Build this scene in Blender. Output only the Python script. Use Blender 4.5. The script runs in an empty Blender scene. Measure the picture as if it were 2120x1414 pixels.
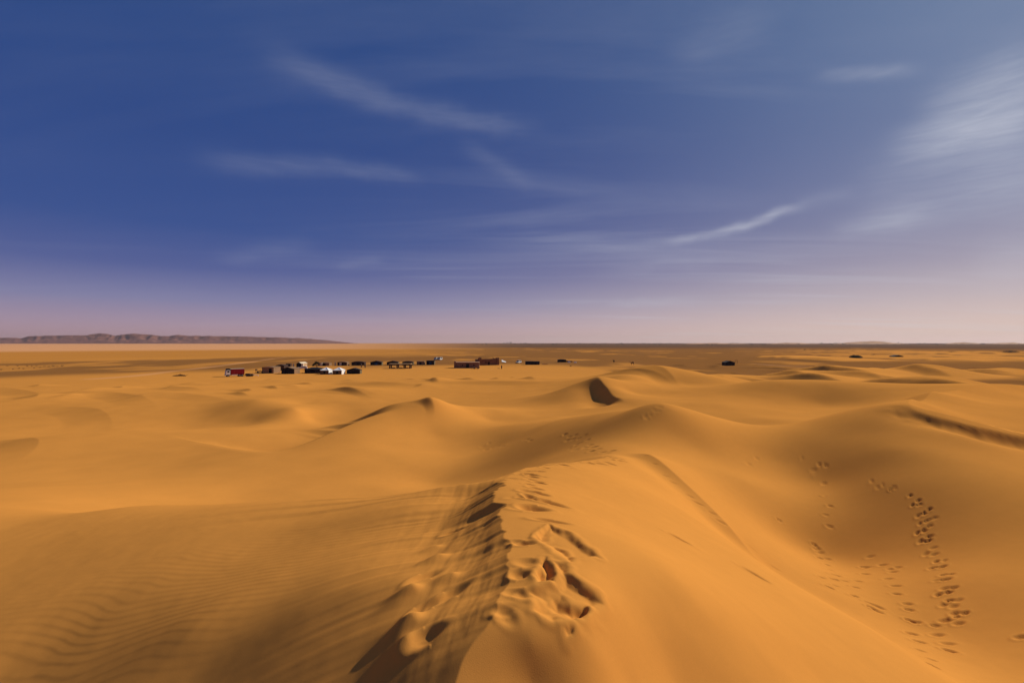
import bpy, bmesh, math, random
import numpy as np
from mathutils import Vector, Matrix

scene = bpy.context.scene
# ---------------------------------------------------------------- camera
cam_d = bpy.data.cameras.new('camera'); cam = bpy.data.objects.new('camera', cam_d); scene.collection.objects.link(cam)
cam_d.sensor_width = 36.0; cam_d.lens = 36.0*1000/2120; cam_d.clip_start = .05; cam_d.clip_end = 60000
cam.location = (0, 0, 12.5); cam.rotation_euler = (math.radians(90), 0, 0)
cam_d.shift_y = -3.0/2120*-1
scene.camera = cam
# ---------------------------------------------------------------- light
SUN_EL, SUN_AZ = math.radians(32.5), math.radians(34)       # azimuth counted from +x towards +y
SUN = Vector((math.cos(SUN_EL)*math.cos(SUN_AZ), math.cos(SUN_EL)*math.sin(SUN_AZ), math.sin(SUN_EL)))
sd = bpy.data.lights.new('sun', 'SUN'); sd.energy = 4.45; sd.angle = math.radians(.55); sd.color = (1.0, .94, .81)
so = bpy.data.objects.new('sun', sd); scene.collection.objects.link(so); so.rotation_euler = SUN.to_track_quat('Z', 'Y').to_euler()
scene.view_settings.view_transform = 'Standard'; scene.view_settings.look = 'None'
scene.view_settings.exposure = 0.0; scene.view_settings.gamma = 1.0; scene.view_settings.use_curve_mapping = False
scene.cycles.max_bounces = 4; scene.cycles.diffuse_bounces = 2; scene.cycles.glossy_bounces = 2; scene.cycles.transmission_bounces = 2
scene.cycles.use_denoising = True

def N(nt, t, **k):
    n = nt.nodes.new(t)
    for a, b in k.items():
        if a == 'ins':
            for i, v in b.items(): n.inputs[i].default_value = v
        else: setattr(n, a, b)
    return n
def math_node(nt, op, a, b=None, clamp=False):
    n = nt.nodes.new('ShaderNodeMath'); n.operation = op; n.use_clamp = clamp
    for i, v in enumerate((a, b)):
        if v is None: continue
        if isinstance(v, (int, float)): n.inputs[i].default_value = v
        else: nt.links.new(v, n.inputs[i])
    return n.outputs[0]
def mixc(nt, f, a, b, mode='MIX'):
    n = nt.nodes.new('ShaderNodeMix'); n.data_type = 'RGBA'; n.blend_type = mode
    for i, v in ((0, f), (6, a), (7, b)):
        if hasattr(v, 'is_output'): nt.links.new(v, n.inputs[i])
        elif isinstance(v, (int, float)): n.inputs[i].default_value = v
        else: n.inputs[i].default_value = tuple(v)+(1,) if len(v) == 3 else v
    return n.outputs[2]
def ramp(nt, f, stops):
    n = nt.nodes.new('ShaderNodeValToRGB'); e = n.color_ramp.elements
    while len(e) < len(stops): e.new(.5)
    for el, (p, c) in zip(e, stops): el.position = p; el.color = tuple(c)+(1,) if not isinstance(c, (int, float)) else (c, c, c, 1)
    nt.links.new(f, n.inputs[0]); return n.outputs[0]
def s2l(c): return tuple((v/255/12.92 if v/255 <= .04045 else ((v/255+.055)/1.055)**2.4) for v in c)

# ---------------------------------------------------------------- sky
def sky_pt(px, py):
    x, y = (px-1060)/1000, (710-py)/1000; return math.degrees(math.atan(x)), math.degrees(math.atan(y/math.hypot(1, x)))
STREAKS = [sky_pt(a, b)+sky_pt(c, d)+(w, s) for a, b, c, d, w, s in (
    (530,105,830,225,1.3,.16), (720,190,1120,268,1.0,.18), (390,330,720,346,1.1,.13), (660,338,880,372,.8,.13),
    (1370,508,1550,462,.42,.45), (1490,484,1670,424,.42,.60), (1090,494,1420,508,.7,.10), (1640,430,1780,388,.8,.12),
    (1830,310,2180,225,1.5,.45), (1900,265,2200,130,2.4,.40), (1680,163,1920,148,.6,.25), (1760,380,2150,300,2.2,.18),
    (1710,475,1950,450,.9,.28), (1760,450,2180,400,1.8,.25), (1250,632,1460,621,.55,.25), (430,535,660,512,.9,.10), (690,548,800,532,.6,.10),
    (950,300,1110,385,1.0,.12), (1240,560,1520,535,.8,.12), (1380,110,1620,30,1.8,.10), (2000,560,2300,500,2.0,.2), (2060,430,2320,90,5.0,.30))]
def make_world():
    w = bpy.data.worlds.new('World'); scene.world = w; w.use_nodes = True; nt = w.node_tree; nt.nodes.clear(); L = nt.links
    out = N(nt, 'ShaderNodeOutputWorld'); bg = N(nt, 'ShaderNodeBackground'); L.new(bg.outputs[0], out.inputs[0])
    sky = N(nt, 'ShaderNodeTexSky', sky_type='NISHITA', sun_disc=False, sun_elevation=SUN_EL, sun_rotation=math.pi/2-SUN_AZ, air_density=1.0, dust_density=1.0, ozone_density=3.0, altitude=700)
    tc = N(nt, 'ShaderNodeTexCoord'); d = tc.outputs['Generated']
    sep = N(nt, 'ShaderNodeSeparateXYZ'); L.new(d, sep.inputs[0]); z = sep.outputs[2]
    zc = math_node(nt, 'MAXIMUM', z, 0.0)
    # air light by height above the horizon
    base = ramp(nt, zc, [(0.0, s2l((192,150,154))), (.035, s2l((166,142,164))), (.075, s2l((126,124,164))), (.13, s2l((78,90,148))), (.20, s2l((50,76,140))), (.35, s2l((42,70,132))), (.60, s2l((42,72,128))), (1.0, s2l((36,66,120)))])
    dot = N(nt, 'ShaderNodeVectorMath', operation='DOT_PRODUCT'); L.new(d, dot.inputs[0]); dot.inputs[1].default_value = SUN
    # glow round the sun, wider near the ground
    hz = N(nt, 'ShaderNodeVectorMath', operation='DOT_PRODUCT'); L.new(d, hz.inputs[0]); hz.inputs[1].default_value = (math.cos(SUN_AZ), math.sin(SUN_AZ), 0)
    g1 = math_node(nt, 'POWER', math_node(nt, 'MAXIMUM', dot.outputs['Value'], 0.0), 8.0)
    hz2 = math_node(nt, 'MULTIPLY', math_node(nt, 'POWER', math_node(nt, 'MAXIMUM', hz.outputs['Value'], 0.0), 2.0), math_node(nt, 'POWER', math_node(nt, 'SUBTRACT', 1.0, zc, True), 6.5))
    c = mixc(nt, math_node(nt, 'MULTIPLY', g1, .30, True), base, s2l((165,190,205)))
    c = mixc(nt, math_node(nt, 'MULTIPLY', hz2, .9, True), c, s2l((222,196,182)))
    # cirrus on a plane high above
    pl = N(nt, 'ShaderNodeVectorMath', operation='DIVIDE'); L.new(d, pl.inputs[0])
    zz = math_node(nt, 'ADD', zc, .06); cmb = N(nt, 'ShaderNodeCombineXYZ'); L.new(zz, cmb.inputs[0]); L.new(zz, cmb.inputs[1]); cmb.inputs[2].default_value = 1.0
    L.new(cmb.outputs[0], pl.inputs[1])
    def cirrus(rot, sc, stretch, seed, lo, hi, dist=1.2, det=7):
        mp = N(nt, 'ShaderNodeMapping'); L.new(pl.outputs[0], mp.inputs[0]); mp.inputs['Rotation'].default_value = (0, 0, rot); mp.inputs['Scale'].default_value = (sc*stretch, sc, 0); mp.inputs['Location'].default_value = (seed, seed*1.7, 0)
        n = N(nt, 'ShaderNodeTexNoise', ins={'Scale': 1.0, 'Detail': det, 'Roughness': .55, 'Distortion': dist}); L.new(mp.outputs[0], n.inputs[0])
        return ramp(nt, n.outputs[0], [(lo, 0.0), (hi, 1.0)])
    a = cirrus(.35, 1.0, .22, 3.1, .47, .80); b = cirrus(.55, 2.6, .16, 9.4, .50, .85); m = cirrus(.2, .35, .6, 5.5, .40, .65, .3, 2)
    cl = math_node(nt, 'MULTIPLY', math_node(nt, 'ADD', math_node(nt, 'MULTIPLY', a, .55), math_node(nt, 'MULTIPLY', b, .14), True), m)
    near = math_node(nt, 'MULTIPLY', math_node(nt, 'MAXIMUM', hz.outputs['Value'], 0.0), .75)
    cl = math_node(nt, 'MULTIPLY', cl, math_node(nt, 'ADD', near, .12))
    c = mixc(nt, cl, c, s2l((200,202,214)))
    # single streaks of cirrus: azimuth and height of both ends (degrees), half width (degrees), strength
    az = math_node(nt, 'ARCTAN2', sep.outputs[0], sep.outputs[1]); el = math_node(nt, 'ARCSINE', z)
    v = N(nt, 'ShaderNodeCombineXYZ'); L.new(az, v.inputs[0]); L.new(el, v.inputs[1])
    wn = N(nt, 'ShaderNodeTexNoise', ins={'Scale': 9.0, 'Detail': 3.0}); L.new(v.outputs[0], wn.inputs[0])
    wz = math_node(nt, 'MULTIPLY', math_node(nt, 'SUBTRACT', wn.outputs[0], .5), .035)
    el = math_node(nt, 'ADD', el, wz)
    mp = N(nt, 'ShaderNodeMapping'); L.new(v.outputs[0], mp.inputs[0]); mp.inputs['Scale'].default_value = (10, 85, 1); mp.inputs['Rotation'].default_value = (0, 0, .25)
    fn = N(nt, 'ShaderNodeTexNoise', ins={'Scale': 1.0, 'Detail': 9.0, 'Distortion': .5, 'Roughness': .6}); L.new(mp.outputs[0], fn.inputs[0])
    fil = ramp(nt, fn.outputs[0], [(.25, .45), (.75, 1.0)])
    tot = None
    for a0, e0, a1, e1, wd, st in STREAKS:
        a0, e0, a1, e1, wd = (math.radians(q) for q in (a0, e0, a1, e1, wd))
        dx, dy = a1-a0, e1-e0; ln = math.hypot(dx, dy); dx /= ln; dy /= ln
        X = math_node(nt, 'SUBTRACT', az, a0); Y = math_node(nt, 'SUBTRACT', el, e0)
        t = math_node(nt, 'DIVIDE', math_node(nt, 'ADD', math_node(nt, 'MULTIPLY', X, dx), math_node(nt, 'MULTIPLY', Y, dy)), ln)
        p = math_node(nt, 'DIVIDE', math_node(nt, 'SUBTRACT', math_node(nt, 'MULTIPLY', Y, dx), math_node(nt, 'MULTIPLY', X, dy)), wd)
        tt = math_node(nt, 'MULTIPLY', math_node(nt, 'SUBTRACT', t, .5), 2.4)
        r2 = math_node(nt, 'ADD', math_node(nt, 'MULTIPLY', p, p), math_node(nt, 'POWER', math_node(nt, 'ABSOLUTE', tt), 4.0))
        g = math_node(nt, 'MULTIPLY', math_node(nt, 'EXPONENT', math_node(nt, 'MULTIPLY', r2, -1.0)), st)
        tot = g if tot is None else math_node(nt, 'ADD', tot, g)
    c = mixc(nt, math_node(nt, 'MULTIPLY', math_node(nt, 'MULTIPLY', tot, .75), fil, True), c, s2l((206,208,218)))
    # the Nishita sky under it, so that the whole dome follows the sun
    up = N(nt, 'ShaderNodeVectorMath', operation='SCALE'); L.new(c, up.inputs[0]); up.inputs['Scale'].default_value = 10.0
    c = mixc(nt, .95, sky.outputs[0], up.outputs[0])
    L.new(c, bg.inputs[0]); bg.inputs[1].default_value = .1
make_world()
scene.world.cycles.sampling_method = 'MANUAL'; scene.world.cycles.sample_map_resolution = 256
# ---------------------------------------------------------------- terrain (heights are relative to the eye, z = EYE + dz)
EYE = 12.5
FPX = 1000.0
CX, CY = 1060.0, 710.0
def P(px, py, D): return ((px-CX)/FPX*D, D, -(py-CY)/FPX*D)
def lin(*pts): return [P(*p) for p in pts]
CTRL = []
# under and behind the photographer
CTRL += [(0,0,-2.35),(-.15,1.2,-2.2),(.2,-2,-2.5),(.6,-6,-2.8),(-2,-1,-3.0),(-5,-3,-4.0),(2.2,-1,-3.0),(5,-3,-4.2),(9,-6,-5.8),(-10,-8,-5.6),
         (2,-15,-3.2),(16,-15,-6.5),(-16,-18,-7.5),(0,-40,-7),(40,-30,-7),(-40,-30,-9),(0,-90,-11),(90,-60,-10.5),(-90,-60,-11.5),(40,0,-6),(-40,0,-8.5),(90,10,-9),(-90,10,-11.5),
         (60,25,-6.5),(-45,22,-8.5),(22,8,-5.2),(-20,8,-5.0)]
# near ridge crest
CRA = lin((950,1414,2.75),(1000,1300,3.05),(1040,1220,3.5),(1050,1130,4.4),(1040,1060,5.6),(1032,1010,7.2),(1045,990,8.6),(1085,970,10.5),(1130,962,12.5),(1200,956,15.5),(1290,946,20))
CTRL += CRA
# right face
CTRL += lin((1250,1240,3.5),(1400,1200,4.3),(1600,1300,4.8),(1800,1380,5.4),(1100,1414,2.83),(1300,1414,3.08),(1400,1414,3.4),(1700,1414,4.4),(1900,1414,5.6),(1300,1100,6),(1500,1150,7.4),(1300,1000,11),(1400,1050,10.2),
            (1800,1300,7),(1660,1220,8.6),(1100,1330,2.98),(1220,1330,3.08))
TR = lin((1340,945,20),(1400,1000,17),(1500,1090,14.4),(1600,1180,13.6),(1750,1242,13.0),(1900,1304,12.0))
CTRL += TR
CTRL += lin((2000,1414,8.8),(2120,1330,10.8))
# hollow on the right
CTRL += lin((1700,1150,18),(1930,1130,16.6),(1850,1130,17.4),(1850,1000,20.9),(2000,1000,19.4),(1700,1000,23.4),(1600,950,26.3),(1550,1000,22.0),(1450,930,25.5),(2120,1000,18.8),(2120,1100,15.8),(2120,1200,13.2),(2000,1200,13.9),(2000,930,22.8),(1850,930,23.6),(1800,900,26.2),(1400,900,26.5))
# ridge in the middle
CRC = lin((1300,848,32),(1370,835,29.5),(1440,850,30.5),(1500,868,32.5),(1540,880,34),(1580,884,35.5),(1650,879,39))
CTRL += CRC
CTRL += lin((1500,884,45),(1440,872,44),(1600,868,46),(1500,838,56),(1600,846,55),(1700,836,59),(1750,858,47),(1480,787,88),(1560,789,71),(1600,790,67),(1700,792,65),(1880,800,72),(1820,850,42),(1600,806,90),(1750,808,84))
# its shaded left flank
CTRL += lin((1240,856,35.5),(1150,872,42),(1200,910,29.5),(1100,930,33),(1250,930,24.3),(1050,960,32),(1000,930,41.5),(1130,952,26.3),(1040,985,28),(900,1000,32.5),(1210,950,22.6))
# left face of the near ridge and its rim
CRL = lin((1032,1003,8.0),(900,1015,9.3),(700,1030,9.9),(500,1042,10.8),(300,1046,12.0))
CTRL += CRL[1:]
CTRL += lin((0,1050,13.8),(800,1100,6.5),(600,1100,7.5),(300,1100,8.7),(0,1100,10.2),(500,1200,5.75),(300,1200,6.4),(0,1200,7.4),(700,1300,3.8),(400,1300,4.65),(0,1300,5.8),(0,1414,5.0),(400,1414,4.0),(800,1414,2.98),(900,1300,3.24),(850,1200,4.2),
            (500,1090,16),(800,1080,15.5),(950,1060,15),(250,1075,17),(0,1040,18),(0,1018,22.5))
# valley on the left
CTRL += lin((800,1010,29),(700,1000,30.5),(500,1020,28),(500,980,32.3),(300,980,33),(100,990,31.5))
# dune with the small dark peak
CTRL += lin((890,831,54),(840,845,52),(770,862,49.5),(690,892,44.5),(600,930,40),(540,943,38),(900,900,47.5),(800,930,40.5),(850,960,36),(950,870,52),(700,950,36.5),(960,845,57),(1050,880,49),(1030,850,60),
            (648,902,53),(600,890,60),(560,912,49.5),(450,930,41.5),(300,900,51),(650,868,70),(750,832,82),(100,920,46),(200,940,41))
CTRL += lin((520,876,66.5),(520,850,72),(612,846,70),(540,884,60),(430,864,71),(530,829,76.5),(450,836,80),(625,836,79),(530,822,96),(900,790,132),(1000,800,112),(300,820,104),(100,820,106),(300,790,148),(100,790,148),(100,860,72),(300,860,72),(700,800,128),(500,800,132))
CTRL += lin((1235,779,75),(1258,803,69),(1282,824,63),(1296,835,60),(1300,776,86),(1350,786,86),(1310,812,70),(1400,802,84),(1360,772,106),(1212,800,80),(1240,822,68.5),(1265,836,63.5),(1180,803,88),(1100,810,90),(1200,834,67),(1080,842,68),(1000,832,80),(1150,790,112),(1010,868,56))
# dune on the right
CTRL += lin((1840,850,28.6),(1780,862,29),(1880,840,28.5),(1920,864,26.8),(2000,883,25.8),(2060,892,25.6),(2120,905,25.4),(1886,826,33),(1925,811,42),(1985,804,52),(2120,798,66),(2020,850,36),(2120,862,35),(2080,832,46),(2000,905,24.4),(2120,938,23.2))
CTRL += [(80,100,-9.8),(100,105,-9.8)]
for a in range(-180, 180, 9):
    for r in (175, 300, 700, 3000): CTRL.append((r*math.sin(math.radians(a)), r*math.cos(math.radians(a)), -12.5))
CTRL = np.array(CTRL, float)

# creases: crest polyline (plan), lee side (+1 left of its direction), height, width, taper length at both ends
def plan(pts):
    q = [(p[0], p[1]) for p in pts]
    for _ in range(2):                         # round the corners
        q = [q[0]]+[((a[0]*(1-t)+b[0]*t), (a[1]*(1-t)+b[1]*t)) for a, b in zip(q[:-1], q[1:]) for t in (.25, .75)]+[q[-1]]
    return q
CREASES = [
 ([(-.6, .3), (-.42, 1.6)]+plan(CRA[:7]), 1, .20, .66, .7),
 (plan(CRA[5:]), 1, .45, 2.2, 3.0),
 (plan(CRL), -1, .5, 2.4, 3.0),
 (plan(CRC), 1, 1.0, 4.5, 4.0),
 (plan(lin((1232,775,76),(1238,783,74),(1258,803,69),(1282,824,63),(1300,836,60))), -1, .75, 2.0, 4.0),
 (plan(lin((1876,838,28.9),(1890,848,27.8),(1920,864,26.8),(2000,883,25.8),(2060,892,25.6),(2140,908,25.3),(2300,940,24))), -1, .40, .85, 4.0),
 (plan(lin((1896,852,27.5),(1879,839,28.7),(1886,826,33),(1925,811,42),(1985,804,52),(2120,798,66),(2300,794,80))), -1, 1.6, 5.5, 3.0),
 (plan(lin((850,842,52.5),(770,862,49.5),(690,892,44.5),(600,930,40),(540,943,38))), -1, 2.0, 5.0, 6.0),
 (plan(lin((1312,924,22),(1420,1000,17),(1515,1082,14.3),(1622,1180,12.6))), -1, .22, .75, 2.0),
]
def seg_dist(x, y, poly, taper):
    best = np.full(x.shape, 1e9); sgn = np.zeros(x.shape); arc = np.zeros(x.shape); L = 0
    for (ax, ay), (bx, by) in zip(poly[:-1], poly[1:]):
        dx, dy = bx-ax, by-ay; l = math.hypot(dx, dy)
        t = np.clip(((x-ax)*dx+(y-ay)*dy)/(l*l), 0, 1)
        ex, ey = x-(ax+t*dx), y-(ay+t*dy); d = np.hypot(ex, ey)
        m = d < best
        best = np.where(m, d, best); sgn = np.where(m, np.sign(dx*ey-dy*ex), sgn); arc = np.where(m, L+t*l, arc); L += l
    e = np.clip(np.minimum(arc, L-arc)/taper, 0, 1)
    return best, sgn, e*e*(3-2*e)
def jag(y): return (fbm(y*3.2, y*0, 3, 2)-.5)*.055*y
def creases(x, y):
    z = np.zeros(x.shape)
    for poly, side, h, w, tp in CREASES:
        a = np.array(poly); R = w*4.5
        m = (x > a[:,0].min()-R) & (x < a[:,0].max()+R) & (y > a[:,1].min()-R) & (y < a[:,1].max()+R)
        if not m.any(): continue
        d, s, e = seg_dist(x[m]+(jag(y[m]) if poly is CREASES[0][0] else 0), y[m], poly, tp)
        t = d/w
        if poly is CREASES[0][0]: e = e*ss(1.8, 2.9, y[m])
        z[m] -= np.where(s*side > 0, h*t*np.exp(.5-.5*t*t), 0)*e
    return z
def lp(x, y): return np.arctan2(x, y), .5*np.log(x*x+y*y+1.0)
def tps(r2): return r2*np.log(r2+1e-9)
def fit():
    x, y, z = CTRL.T
    a, b = lp(x, y); n = len(x)
    # repeat the ring so that the surface closes behind the camera
    K = tps((a[:,None]-a[None])**2+(b[:,None]-b[None])**2) + np.eye(n)*2e-4
    Q = np.stack([np.ones(n), a, b], 1)
    A = np.block([[K, Q], [Q.T, np.zeros((3,3))]])
    return np.linalg.solve(A, np.concatenate([z-creases(x, y), np.zeros(3)])), a, b
def ss(e0, e1, v):
    t = np.clip((v-e0)/(e1-e0), 0, 1); return t*t*(3-2*t)
def vnoise(x, y, seed=0):
    xi = np.floor(x).astype(np.int64); yi = np.floor(y).astype(np.int64); fx = x-xi; fy = y-yi
    def h(i, j):
        n = (i*374761393 + j*668265263 + seed*974634777) & 0xffffffff
        n = ((n ^ (n >> 13))*1274126177) & 0xffffffff
        return ((n ^ (n >> 16)) & 0xffff)/65535.0
    u = fx*fx*fx*(fx*(fx*6-15)+10); v = fy*fy*fy*(fy*(fy*6-15)+10)
    return (h(xi,yi)*(1-u)+h(xi+1,yi)*u)*(1-v)+(h(xi,yi+1)*(1-u)+h(xi+1,yi+1)*u)*v
def fbm(x, y, o=4, seed=0):
    s = 0; a = .5; t = 0
    for k in range(o):
        s = s+a*vnoise(x, y, seed+k); t += a; a *= .5; x = x*2.03+17.1; y = y*2.03-9.3
    return s/t
# low crescent dunes between the big ones and the camp: x, y, height, half width across the wind, length up the wind, lee length, turn
def crescent(x, y, cx, cy, h, a, L1, L2, rot):
    c, s = math.cos(rot), math.sin(rot)
    u = (x-cx)*c+(y-cy)*s; v = -(x-cx)*s+(y-cy)*c       # u down the wind (towards -x when rot = pi)
    u = u - .35*(v/a)**2*L2
    pr = np.where(u < 0, np.exp(-(u/L1)**2), np.clip(1-u/L2, 0, 1)**1.3)
    return h*pr*np.exp(-(v/a)**2)
def low_dunes():
    rnd = random.Random(5); out = []
    for k in range(150):
        D = 92*math.exp(rnd.random()*1.15); px = rnd.uniform(-500, 2700)
        h = rnd.uniform(.3, .75)*(1.0 if px < 1300 else 1.5); a = h*rnd.uniform(6, 14)
        if px < 1250 and D > 165: continue
        out.append(((px-CX)/FPX*D, D, h, a, h*rnd.uniform(8, 15), h*rnd.uniform(2.6, 5), math.pi+rnd.uniform(-.1, .9)))
    def at(px, py, h, a, L1, L2, rot, base=-12.2):
        D = -base*FPX/(py-CY); out.append(((px-CX)/FPX*D, D, h*1.4, a, L1, L2*1.1, rot-.55))
    out.append((-9.1, 53.6, .55, 1.3, 2.6, 1.1, math.pi+.8)); out.append((-20.6, 128, 1.0, 2.6, 6, 2.0, math.pi+.8))
    for px, D, h, a, L1, L2 in ((70,47,.8,6,12,2.6),(260,100,1.0,14,20,3.2),(380,118,.8,10,16,2.8),(780,130,.9,12,16,3),(1040,118,.9,10,16,3),(600,125,.7,4,8,2),(200,75,.7,10,14,3),(420,92,.7,10,14,3),(720,100,.6,8,12,2.5),(-60,85,.8,10,14,3),(60,120,.8,16,18,3)):
        out.append(((px-CX)/FPX*D, D, h*.8, a*1.4, L1*1.2, L2*1.7, math.pi+.95))
    at(1490, 786, 1.6, 12, 20, 6, math.pi+.5)
    at(1640, 782, 2.4, 14, 24, 6, math.pi+.5); at(1740, 776, 2.6, 20, 36, 6, math.pi+.6)
    at(1680, 795, 2.2, 12, 22, 5, math.pi+.8); at(1780, 790, 1.8, 12, 22, 5, math.pi+.6)
    at(1930, 780, 1.6, 14, 26, 5, math.pi+.4); at(2040, 774, 1.6, 14, 26, 5, math.pi+.5)
    at(1395, 776, .9, 6, 12, 2.5, math.pi+.6)
    for px, py in ((1690,747),(1930,746),(2040,743),(1610,741),(1900,732),(2000,731),(2110,737)):
        at(px, py, 1.7, 30, 60, 10, math.pi+.6)
    return out
LOW = low_dunes()
COEF, TA, TB = fit()
def low_height(x, y):
    z = np.zeros(x.shape)
    k = np.where((y > 30) & (y < 900) & (np.abs(x) < 1200))[0]
    if not len(k): return z
    k = k[np.argsort(y[k], kind='stable')]; ys = y[k]
    for d in LOW:
        R = 3.2*max(d[3], d[4]); a, b = np.searchsorted(ys, [d[1]-R, d[1]+R]); i = k[a:b]; i = i[np.abs(x[i]-d[0]) < R]
        z[i] += crescent(x[i], y[i], *d)
    return z
def height(x, y):
    """height above the plain-level datum of a plan point"""
    shp = x.shape; x = x.ravel(); y = y.ravel(); z = np.full(x.shape, EYE-12.5)
    r = np.hypot(x, y)
    m = np.where(r < 420)[0]
    for i0 in range(0, len(m), 20000):
        i = m[i0:i0+20000]; a, b = lp(x[i], y[i])
        d2 = (a[:,None]-TA[None])**2; d2 += (b[:,None]-TB[None])**2
        v = tps(d2) @ COEF[:-3] + COEF[-3] + COEF[-2]*a + COEF[-1]*b
        k = 1-ss(150, 330, r[i])
        z[i] = (EYE+v)*k
    m = r < 400
    z[m] += creases(x[m], y[m])
    z += low_height(x, y)
    # broad swell and unevenness
    z += (fbm(x/9, y/9, 3, 3)-.5)*.25*ss(4, 30, r)*(1-ss(160, 260, r))
    z += (fbm(x/160, y/160, 3, 9)-.5)*1.2*ss(250, 500, r)
    return z.reshape(shp)

def pick(pix):
    """plan points where the sight lines through these picture points meet the sand"""
    pix = np.array(pix, float); D = np.exp(np.arange(math.log(2.2), math.log(60), .006))
    U = (pix[:,0]-CX)/FPX
    X = U[:,None]*D[None]; Y = np.repeat(D[None], len(U), 0)
    py = CY-(height(X, Y)-EYE)/Y*FPX
    k = np.argmax(py <= pix[:,1:2], 1)
    return np.stack([U*D[k], D[k]], 1)
def crop6(l): return [(1500+a*.3493, 920+b*.3493) for a, b in l]
def crop3(l): return [(780+a*.3352, 940+b*.3352) for a, b in l]
# boot prints: picture points, then length, width, depth
TRACK = crop6([(870,222),(910,258),(935,243),(985,268),(1000,260),(1100,310),(1150,335),(1115,372),(1155,362),(1215,390),(1150,430),(1190,415),(1240,438),(1160,475),(1200,458),(1215,493),(1145,530),(1185,513),(1215,548),(1165,585),(1205,575),(1240,620),(1195,658),(1245,652),(1255,700),(1305,690),(1235,735),(1290,725),(1300,773),(1345,768),(1265,805),(1315,800),(1310,853),(1360,848),(1270,890),(1325,885),(1335,932),(1385,927),(1300,955),(1360,960),(1370,1010),(1425,1003),(1375,1025),(1310,1050),(1390,1060)])
LOOSE = crop6([(535,190),(590,235),(590,305),(625,365),(600,425),(622,487),(465,80),(525,152),(580,128),(600,132),(560,118),(325,457),(130,115),(150,120),(165,130),(190,85),(533,595),(547,628),(567,650),(568,677),(610,685),(608,715),(625,745),(660,775),(650,800),(660,838),(710,808),(575,790),(622,848),(790,810),(775,847),(768,897),(865,675),(850,728),(825,730),(835,770),(850,940),(870,972),(910,968),(915,995),(940,718),(985,745),(1000,760),(1030,730),(970,797),(1015,843),(1020,890),(1085,945),(1095,983),(1250,1075),(1262,1133),(1325,1187),(1335,1225),(1110,1127),(1155,1172),(1162,1220),(1225,1275),(1235,1312),(1100,1045),(1140,1055),(1760,1150)])
SLIDE = crop6([(190,775),(170,625),(300,735)]) + [(1408,1116),(1355,962),(1376,985),(1394,1000),(1428,1027),(1445,1042),(1475,1064),(1494,1084),(1338,944)]
RIDGE = crop3([(1040,85),(1005,108),(1030,95),(940,105),(905,122),(955,130),(965,140),(945,157),(940,187),(1005,178),(985,212),(940,230),(1015,248),(930,274),(950,265)])
EDGE = crop3([(1130,64),(1200,60),(1310,57),(1340,56),(1380,60),(1420,52),(1440,60),(1470,38),(1512,42),(1450,22),(1430,12),(1500,30)])
FLANK = [(1000,925),(1006,931),(1020,928),(1030,924),(1040,924),(1012,918),(1085,911),(1092,909),(1098,913),(1170,900),(1180,905),(1190,902),(1186,910),(1200,908),(1210,902),(1216,912),(1205,916),(1175,912),(1195,920),(1188,926),(1180,929),(1192,931),(1222,922),(1230,926),(1240,930),(1250,936),(1258,938),(1266,934),(1225,934),(1212,927),(1345,862),(1352,855),(1360,850),(1366,845),(1338,866)]
def footprints():
    rnd = random.Random(3); out = []
    for pts, L, Wd, dep, jit in ((TRACK,.165,.078,.055,.3),(LOOSE,.16,.08,.05,.5),(SLIDE,.20,.07,.03,.3),(RIDGE,.13,.08,.035,.5),(EDGE,.22,.13,.06,.6),(FLANK,.24,.14,.05,.8)):
        for (x, y) in pick(pts):
            k = rnd.uniform(.8, 1.2)
            out.append((x, y, rnd.uniform(-jit, jit)+(.2 if pts is TRACK else -.4), L*k, Wd*k, dep*rnd.uniform(.7, 1.25)))
    # larger scoops on the crest
    for px, py, L, Wd, dep in ((1140,1042,.26,.10,.05),(1108,1052,.20,.12,.06),(1145,1079,.22,.07,.03),(1092,1053,.2,.13,.03)):
        x, y = pick([(px, py)])[0]; out.append((x, y, -.25, L, Wd, dep))
    rc = random.Random(19)                     # trodden band along the near crest
    a = np.array([(p[0], p[1]) for p in CRA[1:9]])
    for k in range(15):
        t = rc.random()*(len(a)-1.001); i = int(t); p = a[i]+(a[i+1]-a[i])*(t-i); sc = p[1]/4.5
        out.append((p[0]+rc.uniform(.06, .38)*sc, p[1], rc.uniform(-1.0, .6), rc.uniform(.09, .15)*min(sc, 1.3), rc.uniform(.05, .085), rc.uniform(.012, .028)))
    for px, py in ((880,1195),(876,1262),(932,1232),(884,1320),(942,1100)):
        x, y = pick([(px, py)])[0]; out.append((x, y, rc.uniform(.2, 1.0), .13*rc.uniform(.8, 1.3), .075, .032))
    return out
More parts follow.
